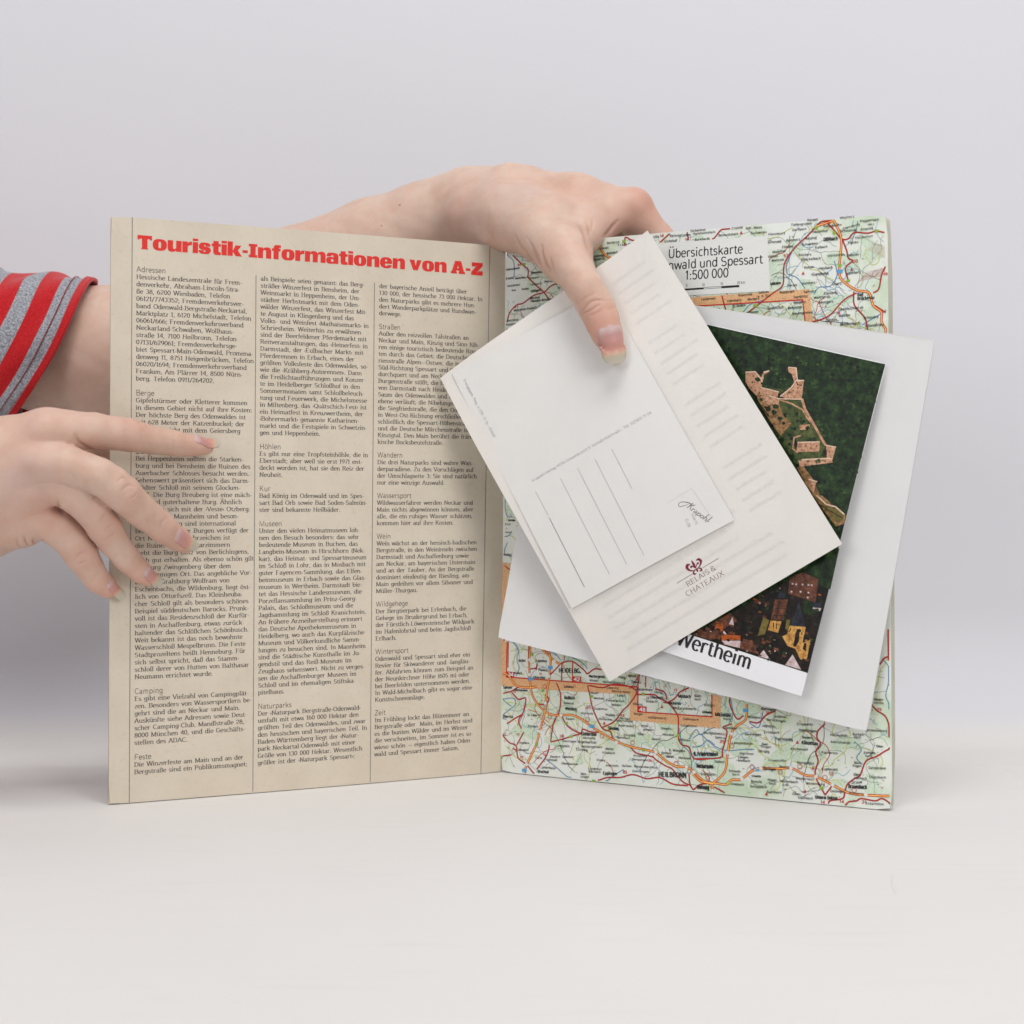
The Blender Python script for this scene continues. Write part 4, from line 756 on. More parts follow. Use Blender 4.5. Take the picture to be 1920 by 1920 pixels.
for (x, y) in Z4(605, 736, 470, 632, 1080, 968, 1418, 1052, 1680, 1178, 1745, 1222, 425, 876, 310, 1158, 335, 262, 333, 388, 500, 400, 548, 272) + Z5(418, 1282, 580, 1190, 838, 1188, 1052, 1262, 1195, 1332, 1480, 1418, 295, 1056, 330, 895, 170, 1385):
    p = RP.ab(x, y); pr.poly([(p[0] + .0009 * math.cos(t), p[1] + .0009 * math.sin(t)) for t in np.linspace(0, 2 * np.pi, 9)[:-1]])
pr.done('white_marks', c_white, book)

for o in book.children:
    if o.name.split('.')[0] in ('forest_tint', 'red_ticks', 'dark_ticks', 'country_roads', 'minor_roads', 'lanes', 'streams', 'railways', 'river', 'road_casing', 'main_road', 'motorway_casing', 'motorway', 'motorway_core', 'motorway_badge', 'exit_badge', 'hatching', 'place_names', 'road_numbers', 'white_marks', 'region_band', 'region_frame', 'title_lettering'):
        o['kind'] = 'stuff'

# ================================================================== loose papers in the stack
# ---- white folded card lying on the map
FA = Sheet(at(1050, 537, .853), at(1752, 640, .774), at(1625, 1372, .772), at(933, 1196, .859), bow=0.0012, bowv=-0.001)
fold = empty('folded_card', FA.P(.5, 0)); tag(fold, 'large plain white folded card lying lowest on the road map, behind the postcards', 'folded card')
FA.build('front_leaf', M_ENV, fold, 0.0003, rounded=0.001)
FB_ = Sheet(at(1050, 537, .8522), at(1753.5, 637.5, .7765), at(1626, 1371.5, .7745), at(933.5, 1196, .8598), bow=0.0012, bowv=-0.001)
FB_.build('back_leaf', M_LEAF, fold, 0.0003, rounded=0.001)

# ---- aerial view postcard
PB = Sheet(at(1221, 584, .8305), at(1661, 682, .778), at(1503, 1306, .776), at(1078, 1167, .840), bow=0.0008, bowv=0.001)
pc = empty('picture_postcard', PB.P(.5, 0)); tag(pc, 'glossy postcard with an aerial view of a castle ruin and the word Wertheim', 'postcard')
PB.build('card', M_GLOSS, pc, 0.00035, rounded=0.0006)
def photo_mat(name, stops, scale, rough=.25, coord='Object', det=8):
    m, n, l, b = new_mat(name); t = tex_noise(n, l, scale, det, coord, .68)
    r = ramp(n, l, t.outputs['Fac'], stops); l.new(r.outputs[0], b.inputs['Base Color'])
    b.inputs['Roughness'].default_value = .38; b.inputs['Specular IOR Level'].default_value = .16
    return m
P_FOREST = photo_mat('photo_forest', [(.30, srgb(10, 18, 11)), (.46, srgb(23, 38, 20)), (.58, srgb(38, 60, 30)), (.74, srgb(70, 94, 48))], 260)
P_DARK = photo_mat('photo_dark', [(.35, srgb(16, 14, 14)), (.55, srgb(34, 28, 24)), (.75, srgb(74, 54, 40))], 300)
P_STONE = photo_mat('photo_sandstone', [(.33, srgb(138, 96, 70)), (.5, srgb(188, 140, 110)), (.7, srgb(220, 178, 148))], 620)
P_ROCK = photo_mat('photo_rock', [(.35, srgb(92, 66, 42)), (.52, srgb(150, 112, 72)), (.7, srgb(182, 140, 100))], 500)
P_GRASS = photo_mat('photo_grass', [(.35, srgb(38, 52, 26)), (.55, srgb(74, 84, 44)), (.75, srgb(112, 110, 62))], 400)
P_OCHRE = photo_mat('photo_ochre', [(.35, srgb(140, 96, 44)), (.52, srgb(196, 146, 78)), (.75, srgb(222, 178, 110))], 520)
P_ORANGE = photo_mat('photo_tiles', [(.35, srgb(120, 58, 26)), (.6, srgb(182, 92, 42)), (.8, srgb(206, 120, 62))], 500)
P_BROWN = photo_mat('photo_brown', [(.35, srgb(54, 34, 26)), (.55, srgb(104, 64, 48)), (.75, srgb(146, 92, 70))], 380)
P_WHITE = photo_mat('photo_pale', [(.35, srgb(176, 150, 146)), (.6, srgb(214, 196, 196)), (.8, srgb(226, 220, 222))], 350)
P_SLATE = photo_mat('photo_slate', [(.35, srgb(26, 28, 33)), (.6, srgb(46, 49, 57)), (.8, srgb(72, 75, 82))], 350)
P_OLIVE = photo_mat('photo_olive', [(.35, srgb(84, 76, 34)), (.6, srgb(122, 108, 56)), (.8, srgb(150, 134, 80))], 350)
# picture area
q = PB.ab([1222, 1660, 1514.5, 1085], [586, 683, 1262, 1121])
pr = Print(PB, 0.5)
n = 14; A_, B_ = np.meshgrid(np.linspace(0, 1, n + 1), np.linspace(0, 1, n + 1)); A_ = A_.ravel()[:, None]; B_ = B_.ravel()[:, None]
pts = q[3] * (1 - A_) * (1 - B_) + q[2] * A_ * (1 - B_) + q[0] * (1 - A_) * B_ + q[1] * A_ * B_
pr._add(pts, [(j * (n + 1) + i, j * (n + 1) + i + 1, (j + 1) * (n + 1) + i + 1, (j + 1) * (n + 1) + i) for j in range(n) for i in range(n)])
pr.done('photo_print', P_FOREST, pc)
_lay = [1.0]
def inside(p, m=-1.0):
    c = [(1222, 586), (1660, 683), (1514.5, 1262), (1085, 1121)]
    for i in range(4):
        (ax, ay), (bx, by) = c[i], c[(i + 1) % 4]; L = math.hypot(bx - ax, by - ay)
        if any(((bx - ax) * (y - ay) - (by - ay) * (x - ax)) / L < m for x, y in p): return False
    return True
def patch(name, mat, polys, lines=(), m=-1.0):
    _lay[0] += 0.22
    pr = Print(PB, _lay[0])
    for p in polys:
        if inside(p, m): pr.px_poly(p)
    for (p, w) in lines:
        if inside(p): pr.px_ribbon(p, w)
    pr.done(name, mat, pc)
patch('hillside_print', P_GRASS, [Z2(780, 720, 940, 725, 975, 830, 1080, 1010, 1110, 1060, 1060, 1150, 1150, 1170, 930, 1200, 870, 1160, 760, 1000, 820, 930, 640, 700), Z2(640, 640, 800, 650, 860, 620, 780, 690, 660, 660), Z2(1030, 1120, 1140, 1150, 900, 1190, 900, 1120)])
patch('rock_print', P_ROCK, [Z2(610, 680, 760, 720, 800, 840, 860, 900, 780, 990, 700, 870, 620, 740), Z2(940, 1200, 1010, 1290, 1060, 1400, 1250, 1560, 1240, 1620, 1180, 1640, 1060, 1480, 960, 1330, 900, 1215)])
patch('castle_print', P_STONE, [Z2(530, 530, 600, 530, 640, 580, 650, 640, 610, 700, 560, 650, 530, 600), Z2(640, 640, 770, 670, 760, 715, 690, 705, 630, 690), Z2(640, 580, 660, 530, 700, 518, 705, 525, 665, 545, 645, 640, 620, 640), Z2(780, 700, 860, 630, 900, 580, 950, 590, 935, 720, 830, 725), Z2(835, 495, 895, 500, 895, 590, 880, 600, 862, 540, 840, 530), Z2(640, 700, 780, 720, 760, 770, 690, 760, 640, 730),
      Z2(905, 1035, 1065, 1030, 1060, 1100, 895, 1105), Z2(920, 910, 995, 905, 985, 945, 920, 945), Z2(1110, 1060, 1180, 1070, 1150, 1180, 1115, 1155), Z2(910, 1165, 1140, 1155, 1160, 1180, 920, 1210), Z2(985, 1310, 1040, 1320, 1020, 1400, 985, 1350)],
      [(Z2(935, 720, 960, 800, 1030, 920, 1105, 1055), .0012), (Z2(780, 730, 860, 755, 940, 800, 975, 860, 1000, 890), .0007), (Z2(905, 1110, 870, 1080, 880, 1000, 930, 985), .0007), (Z2(660, 540, 640, 600), .001)])
patch('castle_shade_print', P_DARK, [Z2(885, 1000, 905, 1040, 895, 1090, 880, 1050), Z2(1085, 1095, 1115, 1090, 1115, 1125, 1095, 1120), Z2(765, 680, 780, 685, 775, 712, 762, 705)], [(Z2(575, 600, 585, 602), .0006), (Z2(590, 600, 598, 602), .0005), (Z2(868, 540, 890, 600), .0008)])
patch('wall_print', P_OLIVE, [Z2(1040, 1420, 1240, 1545, 1235, 1590, 1190, 1615, 1110, 1520)])
# town below
patch('town_shadow_print', P_DARK, [Z3(435, 922, 740, 760, 930, 640, 1110, 540, 1340, 400, 1440, 360, 1400, 540, 1236, 1180, 1090, 1140)], m=-8)
patch('trees_print', P_FOREST, [Z3(1330, 400, 1455, 325, 1392, 610, 1290, 560, 1200, 480), Z3(1200, 640, 1300, 700, 1290, 790, 1210, 780)], m=-8)
patch('brick_house_print', P_BROWN, [Z3(1110, 530, 1200, 490, 1310, 540, 1290, 700, 1100, 640), Z3(570, 850, 700, 770, 750, 830, 620, 900), Z3(435, 920, 640, 880, 640, 940, 560, 960), Z3(1010, 680, 1100, 680, 1070, 820, 980, 820), Z3(640, 990, 850, 960, 900, 1060, 740, 1010)])
patch('orange_roof_print', P_ORANGE, [Z3(1240, 800, 1345, 770, 1300, 925, 1225, 880), Z3(1355, 630, 1388, 620, 1360, 720), Z3(640, 920, 770, 930, 770, 960, 640, 965), Z3(600, 850, 650, 840, 650, 900, 590, 890)])
patch('church_print', P_OCHRE, [Z3(980, 825, 1055, 830, 1030, 910, 960, 890), Z3(1110, 860, 1222, 870, 1200, 980, 1255, 960, 1230, 1090, 1185, 1095, 1150, 1020, 1095, 1000, 1060, 935, 1095, 920)])
patch('church_roof_print', P_SLATE, [Z3(1112, 860, 1175, 690, 1222, 868), Z3(1262, 700, 1330, 700, 1330, 740, 1280, 735), Z3(1040, 620, 1090, 640, 1075, 670, 1030, 670)])
patch('chapel_print', P_OLIVE, [Z3(930, 800, 970, 825, 940, 920, 890, 930), Z3(1090, 820, 1115, 820, 1100, 900, 1080, 880)])
patch('gable_print', P_WHITE, [Z3(930, 1030, 975, 1095, 895, 1072), Z3(1130, 1060, 1190, 1165, 1080, 1132), Z3(640, 965, 770, 965, 765, 1015, 660, 990), Z3(690, 850, 715, 800, 725, 860), Z3(1280, 720, 1330, 740, 1320, 760, 1270, 745), Z3(645, 920, 655, 895, 675, 920)])
patch('window_print', P_DARK, [Z3(1135, 1000, 1160, 885, 1180, 890, 1175, 970, 1150, 1010), Z3(1200, 1020, 1215, 975, 1228, 985, 1222, 1040)], [(Z3(1020, 700, 1100, 700), .0005), (Z3(1040, 690, 1020, 810), .0005), (Z3(1180, 930, 1182, 950), .0006)])
patch('pale_window_print', P_WHITE, [], [(Z3(x, y, x + 18, y + 2), .0011) for (x, y) in ((1125, 570), (1150, 574), (1235, 578), (1258, 580), (1118, 625), (1180, 625), (1235, 632), (1230, 665), (1195, 575))])
# bushes, wall tops, roofs and windows that break up the larger shapes
rg = random.Random(21)
def blobs(n, zone, r0, r1, Z):
    out = []
    for _ in range(n):
        x0, y0, x1, y1, w = zone[rg.randrange(len(zone))]; t = rg.random(); x = x0 + (x1 - x0) * t + rg.uniform(-w, w); y = y0 + (y1 - y0) * t + rg.uniform(-w, w); r = rg.uniform(r0, r1)
        out.append(Z(*[c for k in range(7) for c in (x + r * rg.uniform(.6, 1.2) * math.cos(k * .9), y + r * rg.uniform(.5, 1.1) * math.sin(k * .9))]))
    return out
patch('bush_print', P_FOREST, blobs(46, [(660, 560, 840, 600, 50), (640, 720, 880, 1000, 40), (880, 800, 1010, 1010, 30), (930, 1200, 1120, 1230, 12), (1050, 1400, 1250, 1540, 12), (780, 1000, 900, 1180, 25)], 9, 24, Z2))
patch('light_bush_print', photo_mat('photo_bush', [(.35, srgb(34, 56, 26)), (.55, srgb(62, 84, 42)), (.75, srgb(92, 110, 60))], 500), blobs(40, [(900, 400, 1040, 520, 45), (700, 520, 820, 600, 30), (1050, 880, 1100, 1000, 14), (660, 640, 860, 680, 14), (1240, 1380, 1300, 1440, 12), (960, 1170, 1120, 1160, 8)], 6, 15, Z2))
patch('masonry_line_print', photo_mat('photo_pale_stone', [(.35, srgb(206, 166, 138)), (.65, srgb(232, 204, 180))], 600), [], [(Z2(530, 530, 600, 527, 640, 575, 652, 600), .0006), (Z2(640, 640, 770, 672), .0005), (Z2(780, 705, 860, 640, 895, 590, 952, 590), .0006), (Z2(660, 530, 700, 520), .0006), (Z2(838, 495, 895, 500, 900, 560, 905, 600), .0006), (Z2(905, 1036, 1066, 1031), .0006), (Z2(1108, 1056, 1182, 1070), .0006), (Z2(935, 1160, 1145, 1150), .0007), (Z2(985, 1300, 1045, 1318), .0006), (Z2(1040, 1415, 1110, 1480, 1180, 1500, 1245, 1555), .0007), (Z2(700, 700, 760, 720, 800, 722, 935, 724), .0005)])
patch('masonry_shade_print', P_DARK, [], [(Z2(x, y, x + 6, y + 3), .0005) for (x, y) in ((570, 640), (600, 660), (585, 555), (680, 690), (720, 695), (830, 690), (870, 660), (905, 640), (930, 620), (960, 1060), (1000, 1075), (1040, 1060), (930, 1085), (1130, 1100), (1140, 1140), (960, 1195), (1040, 1180), (1100, 1170), (1005, 1345), (700, 800), (740, 850), (780, 880), (720, 760), (670, 740), (690, 830), (800, 930), (1100, 1520), (1150, 1560))] + [(Z2(560, 650, 620, 740, 700, 850), .0004), (Z2(895, 590, 905, 620, 935, 625), .0004), (Z2(1060, 1480, 1140, 1530, 1230, 1580), .0003)])
patch('roof_print', P_BROWN, [Z3(x, y, x + w, y + w * .25, x + w * .9, y + w * .8, x - w * .1, y + w * .5) for (x, y, w) in ((480, 890, 36), (530, 870, 40), (700, 900, 34), (790, 950, 40), (860, 990, 34), (830, 900, 26), (950, 960, 30), (1000, 1010, 34), (1060, 1060, 28), (870, 680, 40), (940, 700, 30), (1210, 900, 30), (1270, 1000, 28), (1220, 1090, 26))])
patch('tile_roof_print', P_ORANGE, [Z3(x, y, x + w, y + w * .3, x + w * .8, y + w * .6, x - w * .1, y + w * .4) for (x, y, w) in ((600, 830, 26), (860, 670, 28), (890, 690, 22), (620, 880, 22), (1310, 640, 24), (740, 940, 20), (1250, 950, 22), (660, 790, 24))])
patch('facade_print', P_WHITE, [], [(Z3(x, y, x + 9, y + 2), .0006) for (x, y) in ((690, 975), (720, 985), (745, 990), (660, 980), (910, 1060), (935, 1065), (1120, 1120), (1150, 1130), (970, 1000), (1005, 1035), (1080, 1050), (880, 690), (900, 705), (560, 900), (1290, 725), (1310, 735))])
patch('gothic_line_print', P_DARK, [], [(Z3(985, 860, 1050, 870), .0004), (Z3(1000, 830, 995, 900), .0003), (Z3(1025, 830, 1020, 905), .0003), (Z3(1210, 900, 1195, 1080), .0005), (Z3(1110, 900, 1100, 960), .0004), (Z3(1180, 1020, 1240, 1030), .0003), (Z3(1140, 870, 1125, 930), .0004)])
# tree crowns and small roofs scattered through the picture
def scatter(n, box, r0, r1, rot=0.0, quad=False):
    out = []
    for _ in range(n):
        x, y = rg.uniform(box[0], box[2]), rg.uniform(box[1], box[3]); r = rg.uniform(r0, r1)
        if quad:
            c, s = math.cos(rot + rg.uniform(-.5, .5)), math.sin(rot); a_, b_ = r, r * rg.uniform(.4, .8)
            out.append([(x - a_ * c + b_ * s, y - a_ * s - b_ * c), (x + a_ * c + b_ * s, y + a_ * s - b_ * c), (x + a_ * c - b_ * s, y + a_ * s + b_ * c), (x - a_ * c - b_ * s, y - a_ * s + b_ * c)])
        else: out.append([(x + r * rg.uniform(.5, 1.2) * math.cos(k * 1.05), y + r * rg.uniform(.5, 1.2) * math.sin(k * 1.05)) for k in range(6)])
    return out
_keep = _lay[0]; _lay[0] = .55
P_CROWN = photo_mat('photo_crown', [(.32, srgb(16, 30, 17)), (.52, srgb(32, 54, 28)), (.72, srgb(52, 78, 40))], 700)
P_CROWND = photo_mat('photo_crown_dark', [(.32, srgb(8, 14, 10)), (.55, srgb(18, 28, 18)), (.75, srgb(30, 42, 26))], 700)
patch('crown_print', P_CROWN, scatter(420, (1330, 600, 1660, 1010), 1.5, 4.5)); patch('dark_crown_print', P_CROWND, scatter(420, (1330, 600, 1660, 1060), 1.5, 5))
_lay[0] = _keep
town = (1290, 1090, 1560, 1260)
patch('small_dark_print', P_DARK, scatter(60, town, 2, 6, .25, True)); patch('small_roof_print', photo_mat('photo_roof_b', [(.35, srgb(48, 30, 22)), (.55, srgb(96, 56, 38)), (.75, srgb(140, 88, 62))], 600), scatter(50, (1290, 1100, 1440, 1250), 2, 6, .25, True))
patch('small_light_print', photo_mat('photo_wall_b', [(.35, srgb(120, 96, 76)), (.6, srgb(176, 146, 120)), (.8, srgb(206, 184, 164))], 600), scatter(26, town, 1, 2.2, .25, True)); patch('small_tree_print', P_CROWN, scatter(46, (1400, 1060, 1560, 1240), 2, 5))
patch('church_print', P_OCHRE, [Z3(980, 825, 1055, 830, 1030, 910, 960, 890), Z3(1110, 860, 1222, 870, 1200, 980, 1255, 960, 1230, 1090, 1185, 1095, 1150, 1020, 1095, 1000, 1060, 935, 1095, 920)])
patch('church_roof_print', P_SLATE, [Z3(1112, 860, 1175, 690, 1222, 868), Z3(1262, 700, 1330, 700, 1330, 740, 1280, 735), Z3(1040, 620, 1090, 640, 1075, 670, 1030, 670)])
patch('chapel_print', P_OLIVE, [Z3(930, 800, 970, 825, 940, 920, 890, 930), Z3(1090, 820, 1115, 820, 1100, 900, 1080, 880)])
patch('brick_facade_print', P_BROWN, [Z3(1110, 530, 1200, 490, 1310, 540, 1290, 700, 1100, 640), Z3(1010, 680, 1100, 680, 1070, 820, 980, 820)])
patch('facade_window_print', P_WHITE, [], [(Z3(x, y, x + 12, y + 2), .0008) for (x, y) in ((1125, 570), (1150, 574), (1235, 578), (1258, 580), (1118, 625), (1180, 625), (1235, 632), (1230, 665), (1195, 575))])
patch('dark_window_print', P_DARK, [Z3(1135, 1000, 1160, 885, 1180, 890, 1175, 970, 1150, 1010), Z3(1200, 1020, 1215, 975, 1228, 985, 1222, 1040)], [(Z3(1040, 690, 1020, 810), .0004), (Z3(1012, 740, 1085, 742), .0003), (Z3(1000, 790, 1078, 792), .0003), (Z3(1000, 840, 998, 880), .0005), (Z3(1020, 845, 1018, 880), .0005), (Z3(1195, 905, 1196, 925), .0005), (Z3(1120, 880, 1108, 905), .0004)])
pr = Print(PB, 1.0)
WS = style(thick=.185, thin=.085, serif=False, xs=1.02, xh=.72, seg=16)
px_write(pr, 'Wertheim', (1180 + 318 / 3.692, 940 + 985 / 3.692), (1180 + 838 / 3.692, 940 + 1166 / 3.692), 27.5, WS)
pr.done('lettering', INK_BLACK, pc)

# ---- leaflet
LD = Sheet(at(822, 708, .860), at(1219, 435, .826), at(1579, 1020, .768), at(1143, 1278, .826), bow=0.0010, bowv=0.0015, curl=[(1.0, 1.0, 0.004, 0.35), (0, 1, -0.002, .3)])
lf = empty('leaflet', LD.P(.5, 0)); tag(lf, 'cream leaflet with a dark red lily emblem, held under the blank postcard', 'leaflet')
LD.build('sheet', M_LEAF, lf, 0.0002)
INK_WINE = ink('wine_ink', srgb(122, 38, 52)); INK_WINE2 = ink('wine_text_ink', srgb(108, 62, 70))
ZR = zt(1220, 1000, 9.6)
pr = Print(LD, 1)
def lens(p0, p1, wmax, bend=0, n=9):
    p = LD.ab([p0[0], p1[0]], [p0[1], p1[1]]); d = p[1] - p[0]; nn = np.array([-d[1], d[0]])
    t = np.linspace(0, 1, n)[:, None]; P = p[0] + d * t + nn * (bend * 4 * t * (1 - t))
    pr.ribbon(P, np.maximum(.02, np.sin(np.pi * t[:, 0])) * wmax)
lens(*ZR(728, 478, 822, 640), .0012)
for q, w in ((ZR(822, 640, 770, 672, 700, 665, 656, 620, 664, 572, 710, 562), (.0002, .0004, .0009, .0015, .0013, .0005)), (ZR(822, 640, 868, 610, 902, 540, 900, 490, 862, 468, 820, 486), (.0002, .0004, .0009, .0013, .0012, .0005)),
             (ZR(800, 630, 770, 600, 735, 598, 722, 620), (.0002, .0005, .0010, .0009)), (ZR(815, 620, 830, 570, 850, 535, 862, 548), (.0002, .0004, .0008, .0009)),
             (ZR(825, 645, 790, 672, 772, 710, 790, 734, 826, 722), (.0002, .0005, .0008, .0009, .0003)), (ZR(825, 645, 870, 626, 905, 636, 915, 665, 880, 682), (.0002, .0005, .0008, .0009, .0003)), (ZR(822, 640, 840, 668, 850, 695), (.0004, .0011, .0003))):
    p = spline(LD.ab([a[0] for a in q], [a[1] for a in q]), 4); ws = np.interp(np.linspace(0, 1, len(p)), np.linspace(0, 1, len(w)), w); pr.ribbon(p, ws)
pr.done('lily_emblem', INK_WINE, lf)
pr = Print(LD, 1)
pr.px_ribbon(ZR(470, 900, 755, 728), .00022); pr.px_ribbon(ZR(935, 622, 1222, 448), .00022)
RS = style(thick=.10, thin=.05, serif=True, xs=1.0, slab=.06)
px_write(pr, 'RELAIS &', ZR(668, 965, 0, 0)[0], ZR(1190, 645, 0, 0)[0], 9.6, RS)
px_write(pr, 'CHATEAUX', ZR(655, 1140, 0, 0)[0], ZR(1335, 742, 0, 0)[0], 9.6, RS)
pr.done('lettering', INK_WINE2, lf)
# print of the other side showing faintly through the paper
c_ghost = ink('show_through_tint', (0.735, 0.705, 0.675))
pr = Print(LD, 0.3); GS = style(thick=.20, thin=.18, serif=False, xs=1.0)
rg = random.Random(5)
words = 'Erholung und Genuss im stillen Tal der Burgen mit Blick auf den Main und die alten Gassen der Stadt wo Gast und Wein'.split()
def ghost(a0, b0, wd, cap=.0019):
    s = ''
    while text_width(s, GS) * cap < wd: s += rg.choice(words) + ' '
    write(pr, s, a0 + wd, b0, cap, GS, mirror=True, fit=wd)
for i in range(23):
    b = LD.H * (.93 - i * .0335)
    if i % 6 == 5: continue
    ghost(LD.W * .78, b, LD.W * rg.uniform(.12, .17), .0016)
for i in range(6):
    b = LD.H * (.215 - i * .034)
    ghost(LD.W * .12, b, LD.W * rg.uniform(.55, .78), .0020)
pr.done('show_through', c_ghost, lf)

# ---- blank side of the second postcard
def on(sheet, px, py, lift):
    s, t = sheet.inv(np.array(px), np.array(py)); p = sheet.P(s, t); D = p[1] - CAM[1] - lift
    return at(px, py, D)
BC = Sheet(on(LD, 847, 700, .0006), on(LD, 1134, 544, .0012), on(LD, 1377, 975, .0010), on(LD, 1072, 1141, .0014), bow=0.0009, bowv=0.0010)
bc = empty('blank_postcard', BC.P(.5, 0)); tag(bc, 'white back of a postcard with grey address lines, topmost under the thumb', 'postcard')
BC.build('card', M_CARD, bc, 0.0003)
ZC = zt(820, 560, 3.84)
INK_GREY = ink('grey_ink', (0.22, 0.22, 0.23)); INK_LGREY = ink('pale_grey_ink', (0.38, 0.38, 0.39)); INK_HAIR = ink('hairline_ink', (0.56, 0.54, 0.53))
pr = Print(BC, 1)
for q in ([(1004, 922), (1028, 966)], [(1051, 897), (1143, 1077)], [(1083, 877.5), (1175, 1057.5)], [(1115.6, 860.6), (1207.5, 1041)], [(1147, 842), (1185.5, 917)]): pr.px_ribbon(q, .00022)
pr.done('address_line', INK_LGREY, bc)
pr = Print(BC, 1); pr.px_ribbon([(1030, 971), (1096, 1101)], .00032); pr.done('address_line', INK_GREY, bc)
pr = Print(BC, 1)
PS = style(thick=.13, thin=.11, serif=False, xs=1.0)
px_write(pr, 'Krapohl-Verlag 41516 Grevenbroich 5, Schloß Hülchrath - Tel. (02182) 71 04', ZC(686, 1320, 0, 0)[0], ZC(1545, 826, 0, 0)[0], 5.0, PS)
px_write(pr, 'Freigegeb. Reg. v. Ofr. G 16 - 51428', ZC(186, 585, 0, 0)[0], ZC(405, 1000, 0, 0)[0], 5.0, PS)
px_write(pr, 'KARTE', (1295.5, 964.5), (1305, 985), 4.6, PS)
px_write(pr, 'O 20', (1284.5, 973.5), (1290.5, 989), 5.6, PS)
pr.done('small_print', INK_LGREY, bc)
pr = Print(BC, 1)
SCR = style(thick=.11, thin=.045, serif=False, xs=1.0, slant=.30, xh=.46)
px_write(pr, 'Krapohl', (1287, 951), (1326, 979.5), 14, SCR)
for pts_, w_ in ((((1291, 946), (1283, 948), (1274, 950), (1273, 944), (1280, 941), (1292, 943), (1301, 949)), (.0001, .0003, .0003, .0003, .0003, .0005, .0002)), (((1322, 979), (1327, 977), (1331, 979)), (.0002, .0003, .0001))):
    p_ = spline(BC.ab([a[0] for a in pts_], [a[1] for a in pts_]), 4); pr.ribbon(p_, np.interp(np.linspace(0, 1, len(p_)), np.linspace(0, 1, len(w_)), w_))
pr.done('publisher_mark', INK_GREY, bc)
pr = Print(BC, 1)
pr.px_ribbon([(1252, 943), (1297, 916), (1335, 972)], .00016)
pr.done('hairline', INK_HAIR, bc)

# ---- a stray hair on the table
def hair():
    p = spline([at(1673, 1640, .1446 * F / 700)[:2], at(1672, 1660, .1446 * F / 720)[:2], at(1680, 1677, .1446 * F / 737)[:2]], 8)
    v = []; fc = []; r = .00005
    for i, q in enumerate(p):
        d = p[min(i + 1, len(p) - 1)] - p[max(i - 1, 0)]; d = d / np.linalg.norm(d); nn = np.array([-d[1], d[0]])
        for (u, w) in ((1, 0), (0, 1), (-1, 0), (0, -1)): v.append((q[0] + nn[0] * u * r, q[1] + nn[1] * u * r, r * 1.3 + w * r))
    for i in range(len(p) - 1):
        for k in range(4): a = 4 * i + k; b = 4 * i + (k + 1) % 4; fc.append((a, b, b + 4, a + 4))
    o = mesh_obj('hair', v, fc, ink('hair_brown', (.56, .52, .47)), smooth=True); tag(o, 'single short stray hair lying on the white table at lower right', 'hair')
hair()

for root in (pc, bc, lf):
    for o in root.children:
        if o.name.split('.')[0].endswith(('_print', 'small_print', 'lettering', 'show_through', 'publisher_mark', 'hairline', 'lily_emblem')) and o.name.split('.')[0] != 'photo_print': o['kind'] = 'stuff'

# ================================================================== the person: two arms, one skin mesh
def chain(pts, scale=1.0):
    """pts: (px, py, D, radius in photograph pixels) -> world centres and metric radii"""
    return [(at(x, y, D), r * D / F * scale) for (x, y, D, r) in pts]

class Field:
    def __init__(self, lo, hi, vx):
        self.vx = vx; self.lo = np.array(lo); self.n = np.ceil((np.array(hi) - self.lo) / vx).astype(int) + 1
        self.new()
    def new(self):
        self.d = np.full(self.n, 0.05, dtype=np.float32)
    def sub(self, lo, hi):
        a = np.maximum(0, np.floor((lo - self.lo) / self.vx).astype(int)); b = np.minimum(self.n, np.ceil((hi - self.lo) / self.vx).astype(int) + 1)
        return a, b
    def part(self, ch, k_in):
        """signed distance of one chain on its own sub-block; returns slices, array"""
        P = np.array([c[0] for c in ch]); R = max(c[1] for c in ch) + 0.016
        a, b = self.sub(P.min(0) - R, P.max(0) + R); sl = tuple(slice(a[i], b[i]) for i in range(3))
        X, Y, Z = np.meshgrid(*[(self.lo[i] + np.arange(a[i], b[i]) * self.vx).astype(np.float32) for i in range(3)], indexing='ij')
        cur = None
        for i in range(len(ch) - 1):
            A, ra = ch[i]; B, rb = ch[i + 1]; ab = B - A; L2 = float(ab @ ab) + 1e-12
            px, py, pz = X - np.float32(A[0]), Y - np.float32(A[1]), Z - np.float32(A[2])
            t = np.clip((px * np.float32(ab[0]) + py * np.float32(ab[1]) + pz * np.float32(ab[2])) * np.float32(1 / L2), 0, 1)
            qx, qy, qz = px - t * np.float32(ab[0]), py - t * np.float32(ab[1]), pz - t * np.float32(ab[2])
            e = np.sqrt(qx * qx + qy * qy + qz * qz) - (np.float32(ra) + np.float32(rb - ra) * t)
            cur = e if cur is None else self.smin(cur, e, np.float32(k_in))
        return sl, cur
    def add(self, d, ch, k, k_in=0.0015):
        sl, e = self.part(ch, k_in); d[sl] = self.smin(d[sl], e, np.float32(k)); return d
    def finger(self, d, palm, ch, k, k_in):
        sl, e = self.part(ch, k_in); d[sl] = np.minimum(d[sl], self.smin(palm[sl], e, np.float32(k)))
    @staticmethod
    def smin(a, b, k):
        if k <= 0: return np.minimum(a, b)
        h = np.clip(0.5 + 0.5 * (a - b) / k, 0, 1)
        return a + (b - a) * h - k * h * (1 - h)
    def mesh(self, d):
        import openvdb as vdb
        g = vdb.FloatGrid(); g.background = 0.05
        g.copyFromArray(np.ascontiguousarray(d, dtype=np.float32))
        v, q = g.convertToQuads(isovalue=0.0)
        return v.astype(np.float64) * self.vx + self.lo, q.astype(int)

VX = 0.0011
parts_v, parts_q = [], []

